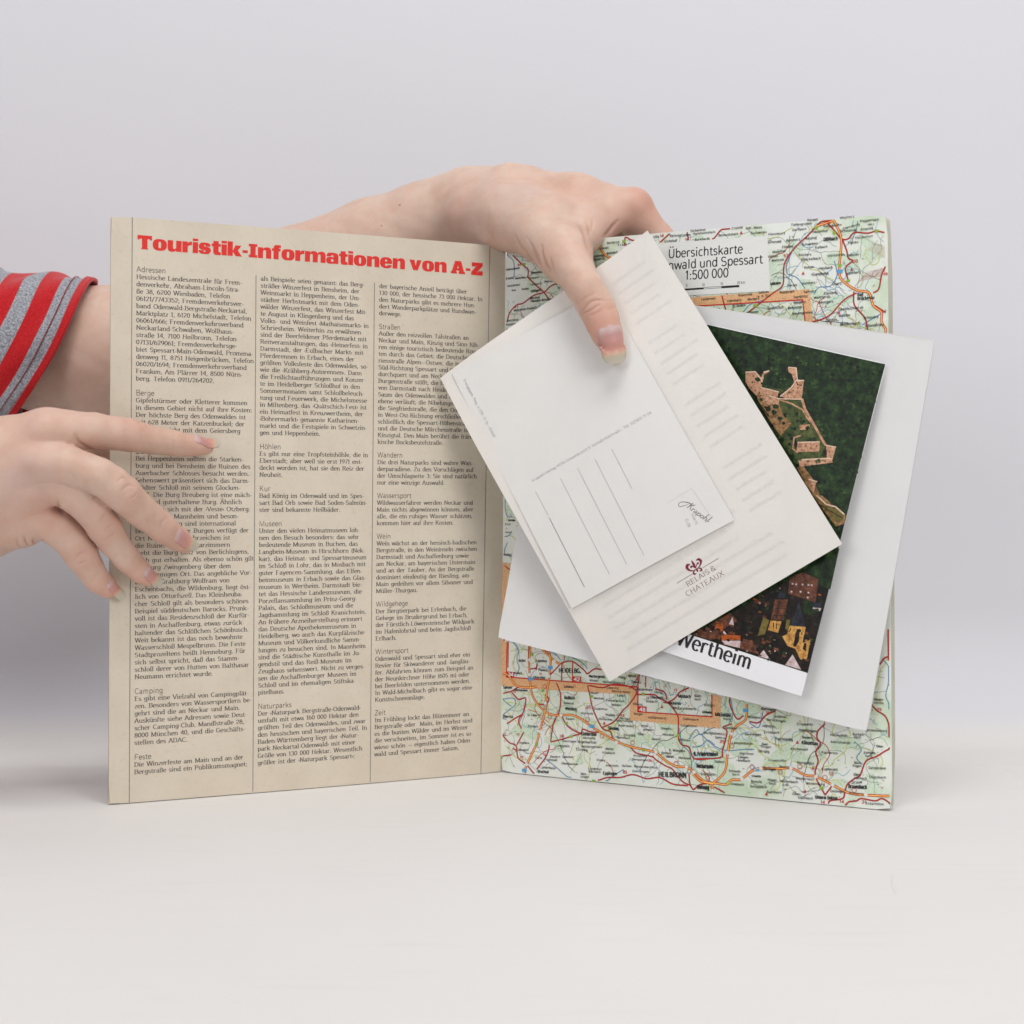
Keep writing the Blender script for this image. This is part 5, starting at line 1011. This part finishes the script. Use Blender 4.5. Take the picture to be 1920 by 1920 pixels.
# ---- right hand: flat over the page edge at the left, thumb behind the page
fr = Field((-.45, -.175, .085), (-.115, -.02, .215), VX)
palm = np.full(fr.n, 0.05, dtype=np.float32)
R_meta = [
    [(-170, 880, .762, 78), (-40, 846, .760, 60), (88, 812, .763, 43)],
    [(-170, 905, .760, 80), (-40, 884, .757, 60), (66, 872, .760, 45)],
    [(-170, 935, .762, 80), (-40, 925, .760, 60), (48, 930, .766, 43)],
    [(-170, 965, .768, 78), (-40, 970, .768, 58), (40, 985, .775, 39)],
    [(-150, 985, .785, 70), (-30, 1003, .787, 46), (40, 1000, .790, 28)],
    [(-760, 965, .80, 112), (-520, 945, .79, 104), (-330, 930, .775, 94), (-170, 926, .766, 90)],
    [(-60, 850, .775, 55), (40, 830, .795, 36), (150, 832, .812, 30), (240, 850, .828, 27)],     # thumb, behind the page
]
for c in R_meta: fr.add(palm, chain(c), 0.0075, 0.005)
R_fing = {
    'index': [(88, 812, .763, 41), (132, 808, .764, 37.5), (175, 807.5, .768, 34.5), (212, 812, .773, 31.5), (242, 816, .779, 31.5), (287, 825, .787, 26.5), (325, 831, .795, 24.5), (365, 836, .802, 20), (386, 838, .806, 15)],
    'middle': [(66, 872, .760, 43), (128, 872, .755, 37), (186, 893, .756, 35), (210, 909, .759, 34.5), (230, 925, .763, 34.5), (261, 955, .772, 30.5), (302, 988, .785, 28), (333, 1010, .795, 23), (347, 1021, .799, 17.5)],
    'ring': [(48, 930, .766, 40), (100, 908, .760, 35), (146, 932, .762, 33.5), (174, 958, .766, 33), (195, 987, .771, 32), (213, 1016, .778, 28), (238, 1047, .784, 25), (264, 1073, .790, 21), (277, 1084, .793, 16)],
    'little': [(38, 984, .775, 37), (72, 968, .770, 36), (106, 986, .771, 35.5), (134, 1014, .774, 33), (153, 1041, .778, 31.5), (168, 1065, .782, 26.5), (181, 1086, .785, 24), (202, 1102, .788, 19.5), (209, 1108, .789, 14)],
}
d = palm.copy()
for k_, c in R_fing.items():
    fr.finger(d, palm, chain(c), 0.0065, 0.0010)
v, q = fr.mesh(d); parts_v.append(v); parts_q.append(q)
NR = len(v)

# ---- left arm: upper arm from the left, elbow, forearm behind the text page, hand over the top edge
fl = Field((-.50, -.09, .155), (.135, .165, .36), VX)
palm = np.full(fl.n, 0.05, dtype=np.float32)
L_meta = [
    [(-560, 560, .98, 130), (-300, 590, .975, 118), (0, 636, .965, 116), (110, 655, .962, 121), (210, 668, .96, 128), (300, 656, .96, 120), (430, 585, .955, 106), (560, 524, .945, 96), (700, 463, .940, 88), (800, 420, .935, 77), (880, 390, .925, 66)],       # upper arm, elbow, forearm
    [(880, 392, .925, 62), (960, 371, .905, 58), (1080, 372, .890, 44), (1185, 391, .880, 33)],    # index
    [(880, 394, .935, 62), (980, 372, .930, 58), (1090, 378, .915, 42), (1180, 398, .905, 31)],   # middle
    [(880, 400, .945, 60), (980, 392, .950, 54), (1080, 400, .940, 40), (1160, 420, .930, 31)],   # ring
    [(880, 400, .950, 60), (970, 415, .965, 50), (1050, 432, .960, 36), (1120, 450, .950, 29)],   # little
    [(900, 408, .905, 58), (958, 412, .880, 53), (1015, 440, .858, 48), (1058, 480, .842, 43)],    # thumb
]
for c in L_meta: fl.add(palm, chain(c), 0.013, 0.006)
# thumb to index web
for c in [[(950, 400, .888, 55), (1040, 412, .868, 47), (1100, 412, .869, 38), (1150, 400, .876, 30)], [(1070, 462, .850, 36), (1096, 448, .857, 28), (1122, 434, .866, 20), (1140, 424, .871, 16)]]: fl.add(palm, chain(c), 0.010, 0.004)
def card_D(px, py):
    p = LD.P(*LD.inv(np.array(float(px)), np.array(float(py)))); return p[1] - CAM[1]
L_fing = {
    'thumb': [(1058, 480, .842, 43), (1076, 506, .832, 38.5), (1097, 540, .820, 34), (1120, 580, card_D(1120, 590) - .0098, 34.5), (1130, 603, card_D(1130, 605) - .0092, 32.5), (1138, 625, card_D(1138, 625) - .0085, 29), (1145, 643, card_D(1145, 643) - .0078, 24), (1149, 655, card_D(1148, 652) - .0070, 17)],
    'index': [(1185, 391, .880, 31), (1212, 418, .879, 28), (1236, 446, .880, 28), (1290, 520, .878, 27), (1330, 590, .868, 25), (1345, 640, .862, 22)],
    'middle': [(1180, 398, .905, 30), (1205, 440, .908, 29), (1250, 510, .900, 28), (1280, 590, .882, 26), (1290, 660, .872, 22)],
    'ring': [(1160, 420, .930, 29), (1180, 480, .925, 28), (1205, 560, .910, 26), (1215, 640, .886, 23)],
    'little': [(1120, 450, .950, 27), (1130, 510, .940, 25), (1140, 570, .922, 23), (1145, 630, .896, 20)],
}
d = palm.copy()
for k_, c in L_fing.items():
    fl.finger(d, palm, chain(c), 0.0085 if k_ == 'thumb' else 0.006, 0.0012)
v, q = fl.mesh(d); parts_v.append(v); parts_q.append(q)

# creases and knuckle folds: real grooves pressed into the skin; (pixel line, depth mm, width mm)
crease_shade = None
def groove(V, Nrm, pts, D, depth, width):
    q = spline(np.array(pts, float), 4); w = max(width, .42) * 1e-3 * F / D; m_ = 3 * w
    I = np.nonzero((SX > q[:, 0].min() - m_) & (SX < q[:, 0].max() + m_) & (SY > q[:, 1].min() - m_) & (SY < q[:, 1].max() + m_) & (Nrm[:, 1] < -0.05) & (np.abs(V[:, 1] - CAM[1] - D) < .045))[0]
    sx, sy = SX[I], SY[I]; best = np.full(len(I), 1e9); prm = np.zeros(len(I))
    for i in range(len(q) - 1):
        a, b_ = q[i], q[i + 1]; ab = b_ - a; L2 = ab @ ab + 1e-9
        t = np.clip(((sx - a[0]) * ab[0] + (sy - a[1]) * ab[1]) / L2, 0, 1)
        e = np.hypot(sx - a[0] - t * ab[0], sy - a[1] - t * ab[1])
        m = e < best; best[m] = e[m]; prm[m] = (i + t[m]) / (len(q) - 1)
    k = np.exp(-(best / w) ** 2) * np.sin(np.pi * np.clip(prm, 0.06, .94)) ** .6
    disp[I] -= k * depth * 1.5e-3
    crease_shade[I] = np.maximum(crease_shade[I], k * min(1, depth * 1.7))  # mask for the shade painted into the folds

def vert_normals(V, Q):
    n = np.cross(V[Q[:, 2]] - V[Q[:, 0]], V[Q[:, 3]] - V[Q[:, 1]])
    out = np.zeros_like(V)
    for i in range(4): np.add.at(out, Q[:, i], n)
    return out / (np.linalg.norm(out, axis=1, keepdims=True) + 1e-12)

V = np.vstack([parts_v[0], parts_v[1]]); Q = np.vstack([parts_q[0], parts_q[1] + NR])
me = bpy.data.meshes.new('tmp'); me.from_pydata(V.tolist(), [], Q.tolist()); me.update()
tmp = bpy.data.objects.new('tmp', me); COL.objects.link(tmp)
sub = tmp.modifiers.new('s', 'SUBSURF'); sub.levels = 1; sub.render_levels = 1
dg = bpy.context.evaluated_depsgraph_get(); ev = tmp.evaluated_get(dg); m2 = ev.to_mesh()
V = np.empty(len(m2.vertices) * 3); m2.vertices.foreach_get('co', V); V = V.reshape(-1, 3)
Q = np.empty(len(m2.polygons) * 4, dtype=int); m2.polygons.foreach_get('vertices', Q); Q = Q.reshape(-1, 4)
ev.to_mesh_clear(); bpy.data.objects.remove(tmp); bpy.data.meshes.remove(me)
NV = vert_normals(V, Q)
vol = np.einsum('ij,ij->i', V[Q[:, 0]], np.cross(V[Q[:, 1]], V[Q[:, 2]])).sum()
if vol < 0: Q = Q[:, ::-1]; NV = -NV

ZT = zt(980, 400, 6.4); ZH = zt(0, 740, 4); ZW = zt(560, 280, 2.667)
disp = np.zeros(len(V)); crease_shade = np.zeros(len(V)); SX, SY = proj(V)
grooves = [
    # thumb of the left hand
    (ZT(675, 1090, 760, 1010, 900, 940), .82, .22, .35), (ZT(700, 1180, 800, 1070, 900, 1040, 1040, 1045), .82, .45, .35), (ZT(700, 1190, 780, 1180, 880, 1120, 930, 1090), .82, .42, .32), (ZT(780, 1225, 880, 1200, 980, 1125), .82, .28, .3), (ZT(1000, 1160, 1060, 1140, 1110, 1130), .82, .15, .3),
    (ZT(110, 390, 130, 480, 180, 580, 230, 640), .845, .55, .7), (ZT(225, 390, 235, 500, 270, 600, 330, 690), .845, .7, .7), (ZT(20, 420, 60, 520, 130, 600), .85, .4, .7), (ZT(330, 520, 350, 620, 400, 740), .84, .25, .6),
    (ZT(660, 100, 720, 200, 760, 320, 790, 430), .86, .5, 1.0), (ZT(760, 90, 790, 170, 800, 260), .86, .35, .8), (ZT(840, 60, 830, 150, 810, 240), .87, .3, .8), (ZT(1140, 95, 1080, 160, 1020, 240, 980, 280), .87, .8, .9),
    # wrist
    (ZW(945, 300, 953, 350, 950, 400, 955, 450), .89, .14, 1.2), (ZW(968, 400, 968, 440, 960, 470), .88, .18, .5), (ZW(1080, 430, 1120, 500, 1170, 560), .86, .35, .8), (ZW(1140, 440, 1180, 510, 1210, 570), .855, .3, .7),
    # right hand
    (ZH(1010, 180, 1040, 200, 1075, 200), .77, .15, .3), (ZH(1300, 330, 1310, 370, 1290, 410), .78, .14, .3), (ZH(1040, 290, 1055, 310, 1060, 340), .77, .12, .3),
    (ZH(880, 650, 920, 620, 950, 640), .75, .28, .35), (ZH(900, 720, 960, 680, 1010, 690), .75, .25, .35), (ZH(960, 790, 1010, 760, 1040, 720), .75, .22, .35), (ZH(1200, 1000, 1215, 950, 1260, 920), .76, .2, .3),
    (ZH(740, 960, 780, 900, 800, 880), .76, .25, .35), (ZH(770, 1040, 810, 990, 850, 970), .76, .28, .35), (ZH(800, 1070, 850, 1050, 870, 1020), .76, .22, .35), (ZH(990, 1270, 1010, 1220, 1030, 1190), .77, .15, .3),
    (ZH(560, 1230, 600, 1190, 650, 1180), .77, .25, .35), (ZH(570, 1270, 620, 1260, 660, 1230), .77, .25, .35), (ZH(690, 1400, 720, 1350, 760, 1330), .78, .18, .3),
    (ZH(180, 1060, 190, 1110, 215, 1140), .79, .6, .6), (ZH(250, 1080, 250, 1110, 270, 1135), .79, .6, .6), (ZH(325, 1080, 310, 1110, 320, 1130), .79, .5, .5), (ZH(120, 1080, 140, 1140, 200, 1150), .79, .4, .6),
    (ZH(560, 300, 600, 360, 660, 400, 710, 420), .765, .6, .8), (ZH(520, 585, 545, 610, 580, 645), .76, .15, .7), (ZH(430, 800, 440, 850, 470, 890), .765, .7, .7),
]
for pts, D, dep, wid in grooves: groove(V, NV, pts, D, dep, wid)
# raised knuckles and tendons
def bump(px, py, D, amt, rad):
    c = at(px, py, D); e = np.linalg.norm(V - c, axis=1); return amt * 1e-3 * np.exp(-(e / (rad * 1e-3)) ** 2)
for (x, y, D, a_, r_) in ((84, 796, .750, 2.6, 8), (66, 862, .743, 3.0, 8.5), (46, 926, .752, 2.2, 8), (40, 975, .76, 1.2, 8), (70, 832, .745, -1.6, 5), (52, 896, .743, -1.6, 5), (130, 850, .75, -.8, 6), (1200, 370, .874, 1.6, 8), (229, 920, .756, .5, 6), (192, 985, .765, .5, 6), (940, 316, .90, .8, 14)):
    disp += bump(x, y, D, a_, r_)
disp += 0.00016 * np.sin(V[:, 0] * 310 + 2 * np.sin(V[:, 2] * 170)) * np.sin(V[:, 2] * 260 + V[:, 1] * 190)
V = V + NV * disp[:, None]

# colour that belongs to the skin: redder joints and fingertips, a bluish vein
tone = np.zeros(len(V)); vein = np.zeros(len(V))
for (x, y, D, a_, r_) in ((85, 800, .76, .6, 14), (66, 868, .76, .45, 12), (85, 955, .77, .7, 14), (48, 930, .76, .4, 12), (235, 815, .775, .45, 11), (228, 922, .762, .75, 9), (195, 988, .77, .8, 9), (150, 1045, .775, .6, 9), (300, 985, .78, .35, 8),
                          (370, 836, .80, .7, 10), (340, 1015, .79, .8, 10), (270, 1078, .79, .8, 9), (205, 1105, .785, .8, 9), (1200, 380, .875, .9, 13), (1138, 635, .81, 1.0, 12), (1122, 590, .81, .55, 12), (1145, 440, .865, .6, 14), (1240, 430, .88, .5, 14), (1080, 500, .84, .25, 16), (1060, 375, .88, .25, 20), (165, 800, .77, .5, 12), (1000, 480, .86, .35, 14), (920, 400, .9, .3, 18), (175, 845, .77, .6, 8)):
    tone += a_ * np.exp(-(np.linalg.norm(V - at(x, y, D), axis=1) / (r_ * 1e-3)) ** 2)
tone = np.clip(tone, 0, 1)
for (x, y, D, a_, r_) in ((978, 385, .87, .9, 11), (940, 390, .89, .5, 10), (60, 890, .75, .35, 12), (30, 900, .75, .3, 12), (735, 390, .93, .3, 14), (1165, 340, .88, .2, 8)):
    vein += a_ * np.exp(-(np.linalg.norm(V - at(x, y, D), axis=1) / (r_ * 1e-3)) ** 2)

person = empty('person', (-0.45, 0.05, 0.0)); tag(person, 'person reaching in from the left, red and grey striped sleeve, both hands holding the booklet', 'person')
def skin():
    m, n, l, b = new_mat('skin')
    at_ = N(n, 'ShaderNodeAttribute'); at_.attribute_name = 'tone'; sp = N(n, 'ShaderNodeSeparateColor'); l.new(at_.outputs['Color'], sp.inputs[0])
    t = tex_noise(n, l, 60, 5)
    r = ramp(n, l, t.outputs['Fac'], [(0.33, (0.56, 0.385, 0.295)), (0.5, (0.615, 0.445, 0.355)), (0.68, (0.645, 0.485, 0.395))])
    def mix(fac, a_, col, kk=1.0):
        mu = N(n, 'ShaderNodeMath', operation='MULTIPLY'); mu.inputs[1].default_value = kk; mu.use_clamp = True; l.new(fac, mu.inputs[0])
        x = N(n, 'ShaderNodeMixRGB'); l.new(mu.outputs[0], x.inputs[0]); l.new(a_, x.inputs[1]); x.inputs[2].default_value = (*col, 1); return x.outputs[0]
    t5 = tex_noise(n, l, 26, 3); r5 = ramp(n, l, t5.outputs['Fac'], [(0.38, (0, 0, 0)), (0.68, (1, 1, 1))])
    t6 = tex_noise(n, l, 210, 4); r6 = ramp(n, l, t6.outputs['Fac'], [(0.42, (0, 0, 0)), (0.72, (1, 1, 1))])
    base = mix(r5.outputs[0], r.outputs[0], (0.62, 0.36, 0.28), .35)
    base = mix(r6.outputs[0], base, (0.60, 0.33, 0.25), .30)
    o = mix(sp.outputs[0], base, (0.60, 0.275, 0.205), .62)
    o = mix(sp.outputs[1], o, (0.44, 0.40, 0.40), .40)
    o = mix(sp.outputs[2], o, (0.20, 0.09, 0.05), .95)
    o = mix(at_.outputs['Alpha'], o, (0.36, 0.16, 0.10), .42)  # creases painted darker, standing in for shade inside the grooves
    l.new(o, b.inputs['Base Color'])
    b.inputs['Roughness'].default_value = 0.52; b.inputs['Specular IOR Level'].default_value = 0.35
    b.inputs['Subsurface Weight'].default_value = 0.18; b.inputs['Subsurface Radius'].default_value = (1.0, 0.35, 0.2); b.inputs['Subsurface Scale'].default_value = 0.004
    tc = N(n, 'ShaderNodeTexCoord'); vo = N(n, 'ShaderNodeTexVoronoi'); vo.inputs['Scale'].default_value = 900; l.new(tc.outputs['Object'], vo.inputs['Vector'])
    ns = tex_noise(n, l, 420, 5)
    ad = N(n, 'ShaderNodeMath', operation='ADD'); l.new(vo.outputs['Distance'], ad.inputs[0]); l.new(ns.outputs['Fac'], ad.inputs[1])
    bp = N(n, 'ShaderNodeBump'); bp.inputs['Strength'].default_value = 0.10; bp.inputs['Distance'].default_value = 0.0004
    l.new(ad.outputs[0], bp.inputs['Height']); l.new(bp.outputs[0], b.inputs['Normal'])
    return m
M_SKIN = skin()
mole = np.zeros(len(V))
for (x, y, r_) in ((749, 384, 1.6), (715, 423, 1.0)):
    sx, sy = proj(V); mole = np.maximum(mole, ((np.hypot(sx - x, sy - y) < r_) & (V[:, 1] < .06)) * 1.0)
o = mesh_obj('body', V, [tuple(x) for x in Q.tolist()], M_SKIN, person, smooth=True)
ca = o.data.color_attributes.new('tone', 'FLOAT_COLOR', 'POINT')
ca.data.foreach_set('color', np.stack([np.clip(tone, 0, 1.3), np.clip(vein, 0, 1), mole, np.clip(crease_shade, 0, 1)], -1).astype(np.float32).ravel())

# ---- fingernails
from mathutils.bvhtree import BVHTree
bvh = BVHTree.FromPolygons(V.tolist(), Q.tolist())
def hit(px, py):
    dr = at(px, py, 1.0) - CAM; dr = dr / np.linalg.norm(dr)
    h, nn, i, dd = bvh.ray_cast(Vector(CAM), Vector(dr)); return (np.array(h), np.array(nn)) if h else (None, None)
def nail_mat():
    m, n, l, b = new_mat('fingernail')
    at_ = N(n, 'ShaderNodeAttribute'); at_.attribute_name = 'along'; sp = N(n, 'ShaderNodeSeparateColor'); l.new(at_.outputs['Color'], sp.inputs[0])
    r = ramp(n, l, sp.outputs[0], [(0.0, (0.56, 0.37, 0.33)), (0.10, (0.58, 0.41, 0.39)), (0.24, (0.54, 0.28, 0.26)), (0.56, (0.56, 0.27, 0.22)), (0.64, (0.56, 0.31, 0.24)), (0.72, (0.52, 0.41, 0.29)), (0.82, (0.47, 0.43, 0.35)), (1.0, (0.50, 0.47, 0.40))])
    l.new(r.outputs[0], b.inputs['Base Color']); b.inputs['Roughness'].default_value = 0.34; b.inputs['Specular IOR Level'].default_value = 0.32
    b.inputs['Subsurface Weight'].default_value = 0.2; b.inputs['Subsurface Scale'].default_value = 0.002; b.inputs['Subsurface Radius'].default_value = (1, .5, .3)
    return m
M_NAIL = nail_mat()
def nail(base, tip, Wpx, nup, free, rad, tip_D=None):
    """base/tip = pixels of the ends of the nail; nup = lean of the nail's face; free = share that stands past the fingertip"""
    flesh = np.array(base) + (np.array(tip) - np.array(base)) * (1 - free) * .72
    h0, n0 = hit(*base); h1, n1 = hit(*flesh)
    if h0 is None or h1 is None: print('nail miss', base); return
    ax = h1 - h0
    mid = (h0 + h1) / 2
    nn = np.array([nup[0], -1.0, nup[1]], float); nn /= np.linalg.norm(nn)
    ax = ax - nn * (ax @ nn) * .35; ax /= np.linalg.norm(ax)
    # length so that the tip reaches the wanted pixel
    D0 = h0[1] - CAM[1]; L = np.linalg.norm(np.array(tip) - np.array(base)) * D0 / F / math.hypot(ax[0], ax[2])
    nn = nn - ax * (nn @ ax); nn /= np.linalg.norm(nn)
    ac = np.cross(ax, nn); Wd = Wpx * D0 / F
    nu, nv = 14, 26; vs = []; al = []; cs = []
    for v_ in (.3, .4, .5):
        p = h0 + ax * (v_ * L) - nn * L * .05 * (2 * (v_ - .45)) ** 2
        h, n_, _, _ = bvh.ray_cast(Vector(p + nn * .008), Vector(-nn), .02)
        if h is not None: cs.append((np.array(h) - p) @ nn)
    corr = float(np.mean(cs)) if cs else 0
    for side in (0, 1):
        for j in range(nv + 1):
            v_ = j / nv
            if v_ < .22: w = math.sqrt(max(0, 1 - ((.22 - v_) / .22) ** 2)) * .70 + .26
            elif v_ < .70: w = .96 + .04 * math.sin((v_ - .22) / .48 * math.pi)
            else: w = .97 * max(0.0, 1 - ((v_ - .70) / .305) ** 2.1) ** .6
            w = max(w, .05)
            for i in range(nu + 1):
                u = -1 + 2 * i / nu
                th = u * w * 1.05
                x = Wd / 2 * math.sin(th) / math.sin(1.05); z = rad * Wd * (math.cos(th) - 1)
                p = h0 + ax * (v_ * L) + ac * x + nn * (z + corr - L * .05 * (2 * (v_ - .45)) ** 2)
                wgt = min(1.0, max(0.0, (1 - free - v_) / .22))
                if wgt > 0:
                    h, n_, _, _ = bvh.ray_cast(Vector(p + nn * .008), Vector(-nn), .02)
                    if h is not None: p = p * (1 - wgt) + np.array(h) * wgt
                p = p + nn * (.00032 - side * .0004 + (0 if v_ > .04 else -.0003))
                vs.append(p); al.append(v_ + .035 * (u * u) * (1 if v_ > .3 else 0))
    k = nu + 1; K = k * (nv + 1); fs = []
    for j in range(nv):
        for i in range(nu):
            a = j * k + i; fs.append((a, a + 1, a + k + 1, a + k)); fs.append((K + a + k, K + a + k + 1, K + a + 1, K + a))
        for i_ in (0, nu):
            a = j * k + i_; fs.append((a, K + a, K + a + k, a + k) if i_ else (a + k, K + a + k, K + a, a))
    for i in range(nu): fs.append((i, K + i, K + i + 1, i + 1)); a = nv * k + i; fs.append((a + 1, K + a + 1, K + a, a))
    o = mesh_obj('fingernail', vs, fs, M_NAIL, person, smooth=True)
    c = o.data.color_attributes.new('along', 'FLOAT_COLOR', 'POINT')
    # remap so that the free edge starts at .70
    al = np.array(al); s0 = 1 - free; al = np.where(al < s0, al / s0 * .68, .68 + (al - s0) / free * .32)
    c.data.foreach_set('color', np.repeat(al, 4).reshape(-1, 4).astype(np.float32).ravel())
nail((1143, 609), (1158, 683), 49, (0.22, 0.05), .28, .42)
nail(ZH(1450, 318, 0, 0)[0], ZH(1636, 372, 0, 0)[0], 24, (.15, .75), .22, .42)
nail(ZH(1322, 1040, 0, 0)[0], ZH(1478, 1150, 0, 0)[0], 27, (.35, .25), .30, .42)
nail(ZH(1090, 1312, 0, 0)[0], ZH(1208, 1428, 0, 0)[0], 24, (.40, .25), .34, .42)
nail(ZH(815, 1410, 0, 0)[0], ZH(930, 1525, 0, 0)[0], 21, (.45, .25), .40, .42)

# ---- striped sleeve on the upper part of the left arm
def fabric(name, c1, c2, sc=900):
    m, n, l, b = new_mat(name)
    t = tex_noise(n, l, sc, 3); r = ramp(n, l, t.outputs['Fac'], [(.36, c1), (.64, c2)]); l.new(r.outputs[0], b.inputs['Base Color'])
    b.inputs['Roughness'].default_value = .95; b.inputs['Specular IOR Level'].default_value = .08; b.inputs['Sheen Weight'].default_value = .25
    f = tex_noise(n, l, 1600, 2); bp = N(n, 'ShaderNodeBump'); bp.inputs['Strength'].default_value = .4; bp.inputs['Distance'].default_value = .0005
    l.new(f.outputs['Fac'], bp.inputs['Height']); l.new(bp.outputs[0], b.inputs['Normal']); return m
M_RED = fabric('red_jersey', (.42, .010, .014), (.54, .018, .022)); M_GREY = fabric('heather_grey_jersey', (.16, .165, .19), (.42, .43, .46), 1100); M_STITCH = fabric('dark_red_thread', (.22, .02, .03), (.3, .03, .04))
def ring_at(s):
    """s = photograph pixels back from the hem along the upper edge"""
    T = np.array([180 - s, 531 - .165 * s + 4 * math.sin(s * .055)]); B = np.array([8 - 1.05 * s, 840 + .10 * s])
    DD = .955 + .00003 * s; return at(T[0], T[1], DD), at(B[0], B[1], DD + .004)
def sleeve_band(name, s_list, mats, stops, grow=0.0, thick=.0011):
    ns = 96; vs = []; mi = []; fs = []
    for s in s_list:
        T, B = ring_at(s); c = (T + B) / 2; u = (T - B) / 2
        for k in range(ns):
            a = 2 * math.pi * k / ns
            wr = .0012 * math.sin(3 * a + s * .03) + .0009 * math.sin(7 * a - s * .06 + 1) * math.sin(s * .04) + grow
            rr = 1 + wr / .04
            near = math.sin(a) > 0; lean = (.0135 if near else -.0105) * math.sin(a) ** 2        # the near side hangs a little towards the hem
            vs.append(c + u * rr * math.cos(a) + np.array([lean, -(.046 if near else .036) * rr * math.sin(a), 0]))
    n = len(s_list)
    for i in range(n - 1):
        sm = (s_list[i] + s_list[i + 1]) / 2; idx = sum(sm > q for q in stops) % 2
        for k in range(ns): fs.append((i * ns + k, i * ns + (k + 1) % ns, (i + 1) * ns + (k + 1) % ns, (i + 1) * ns + k)); mi.append(idx)
    o = mesh_obj(name, vs, fs, mats, person, smooth=True, mat_idx=mi)
    md = o.modifiers.new('thickness', 'SOLIDIFY'); md.thickness = thick; md.offset = 0
    return o
stops = [47, 80, 112, 149, 180, 214, 247, 280, 314, 347, 380, 414, 447, 480, 514, 547, 580, 614, 647]
sl = sorted(set(list(range(12, 700, 6)) + stops + [s + .8 for s in stops]))
sleeve_band('sleeve', sl, [M_GREY, M_RED], stops)
sleeve_band('cuff', [0, 1, 3, 6, 9, 12, 13, 14], [M_RED], [], grow=.0009, thick=.0022)
pts = []
for s in (32, 33.6):
    pass
sleeve_band('stitching', [31.8, 32.6, 33.4], [M_STITCH], [], grow=.0010, thick=.0004)
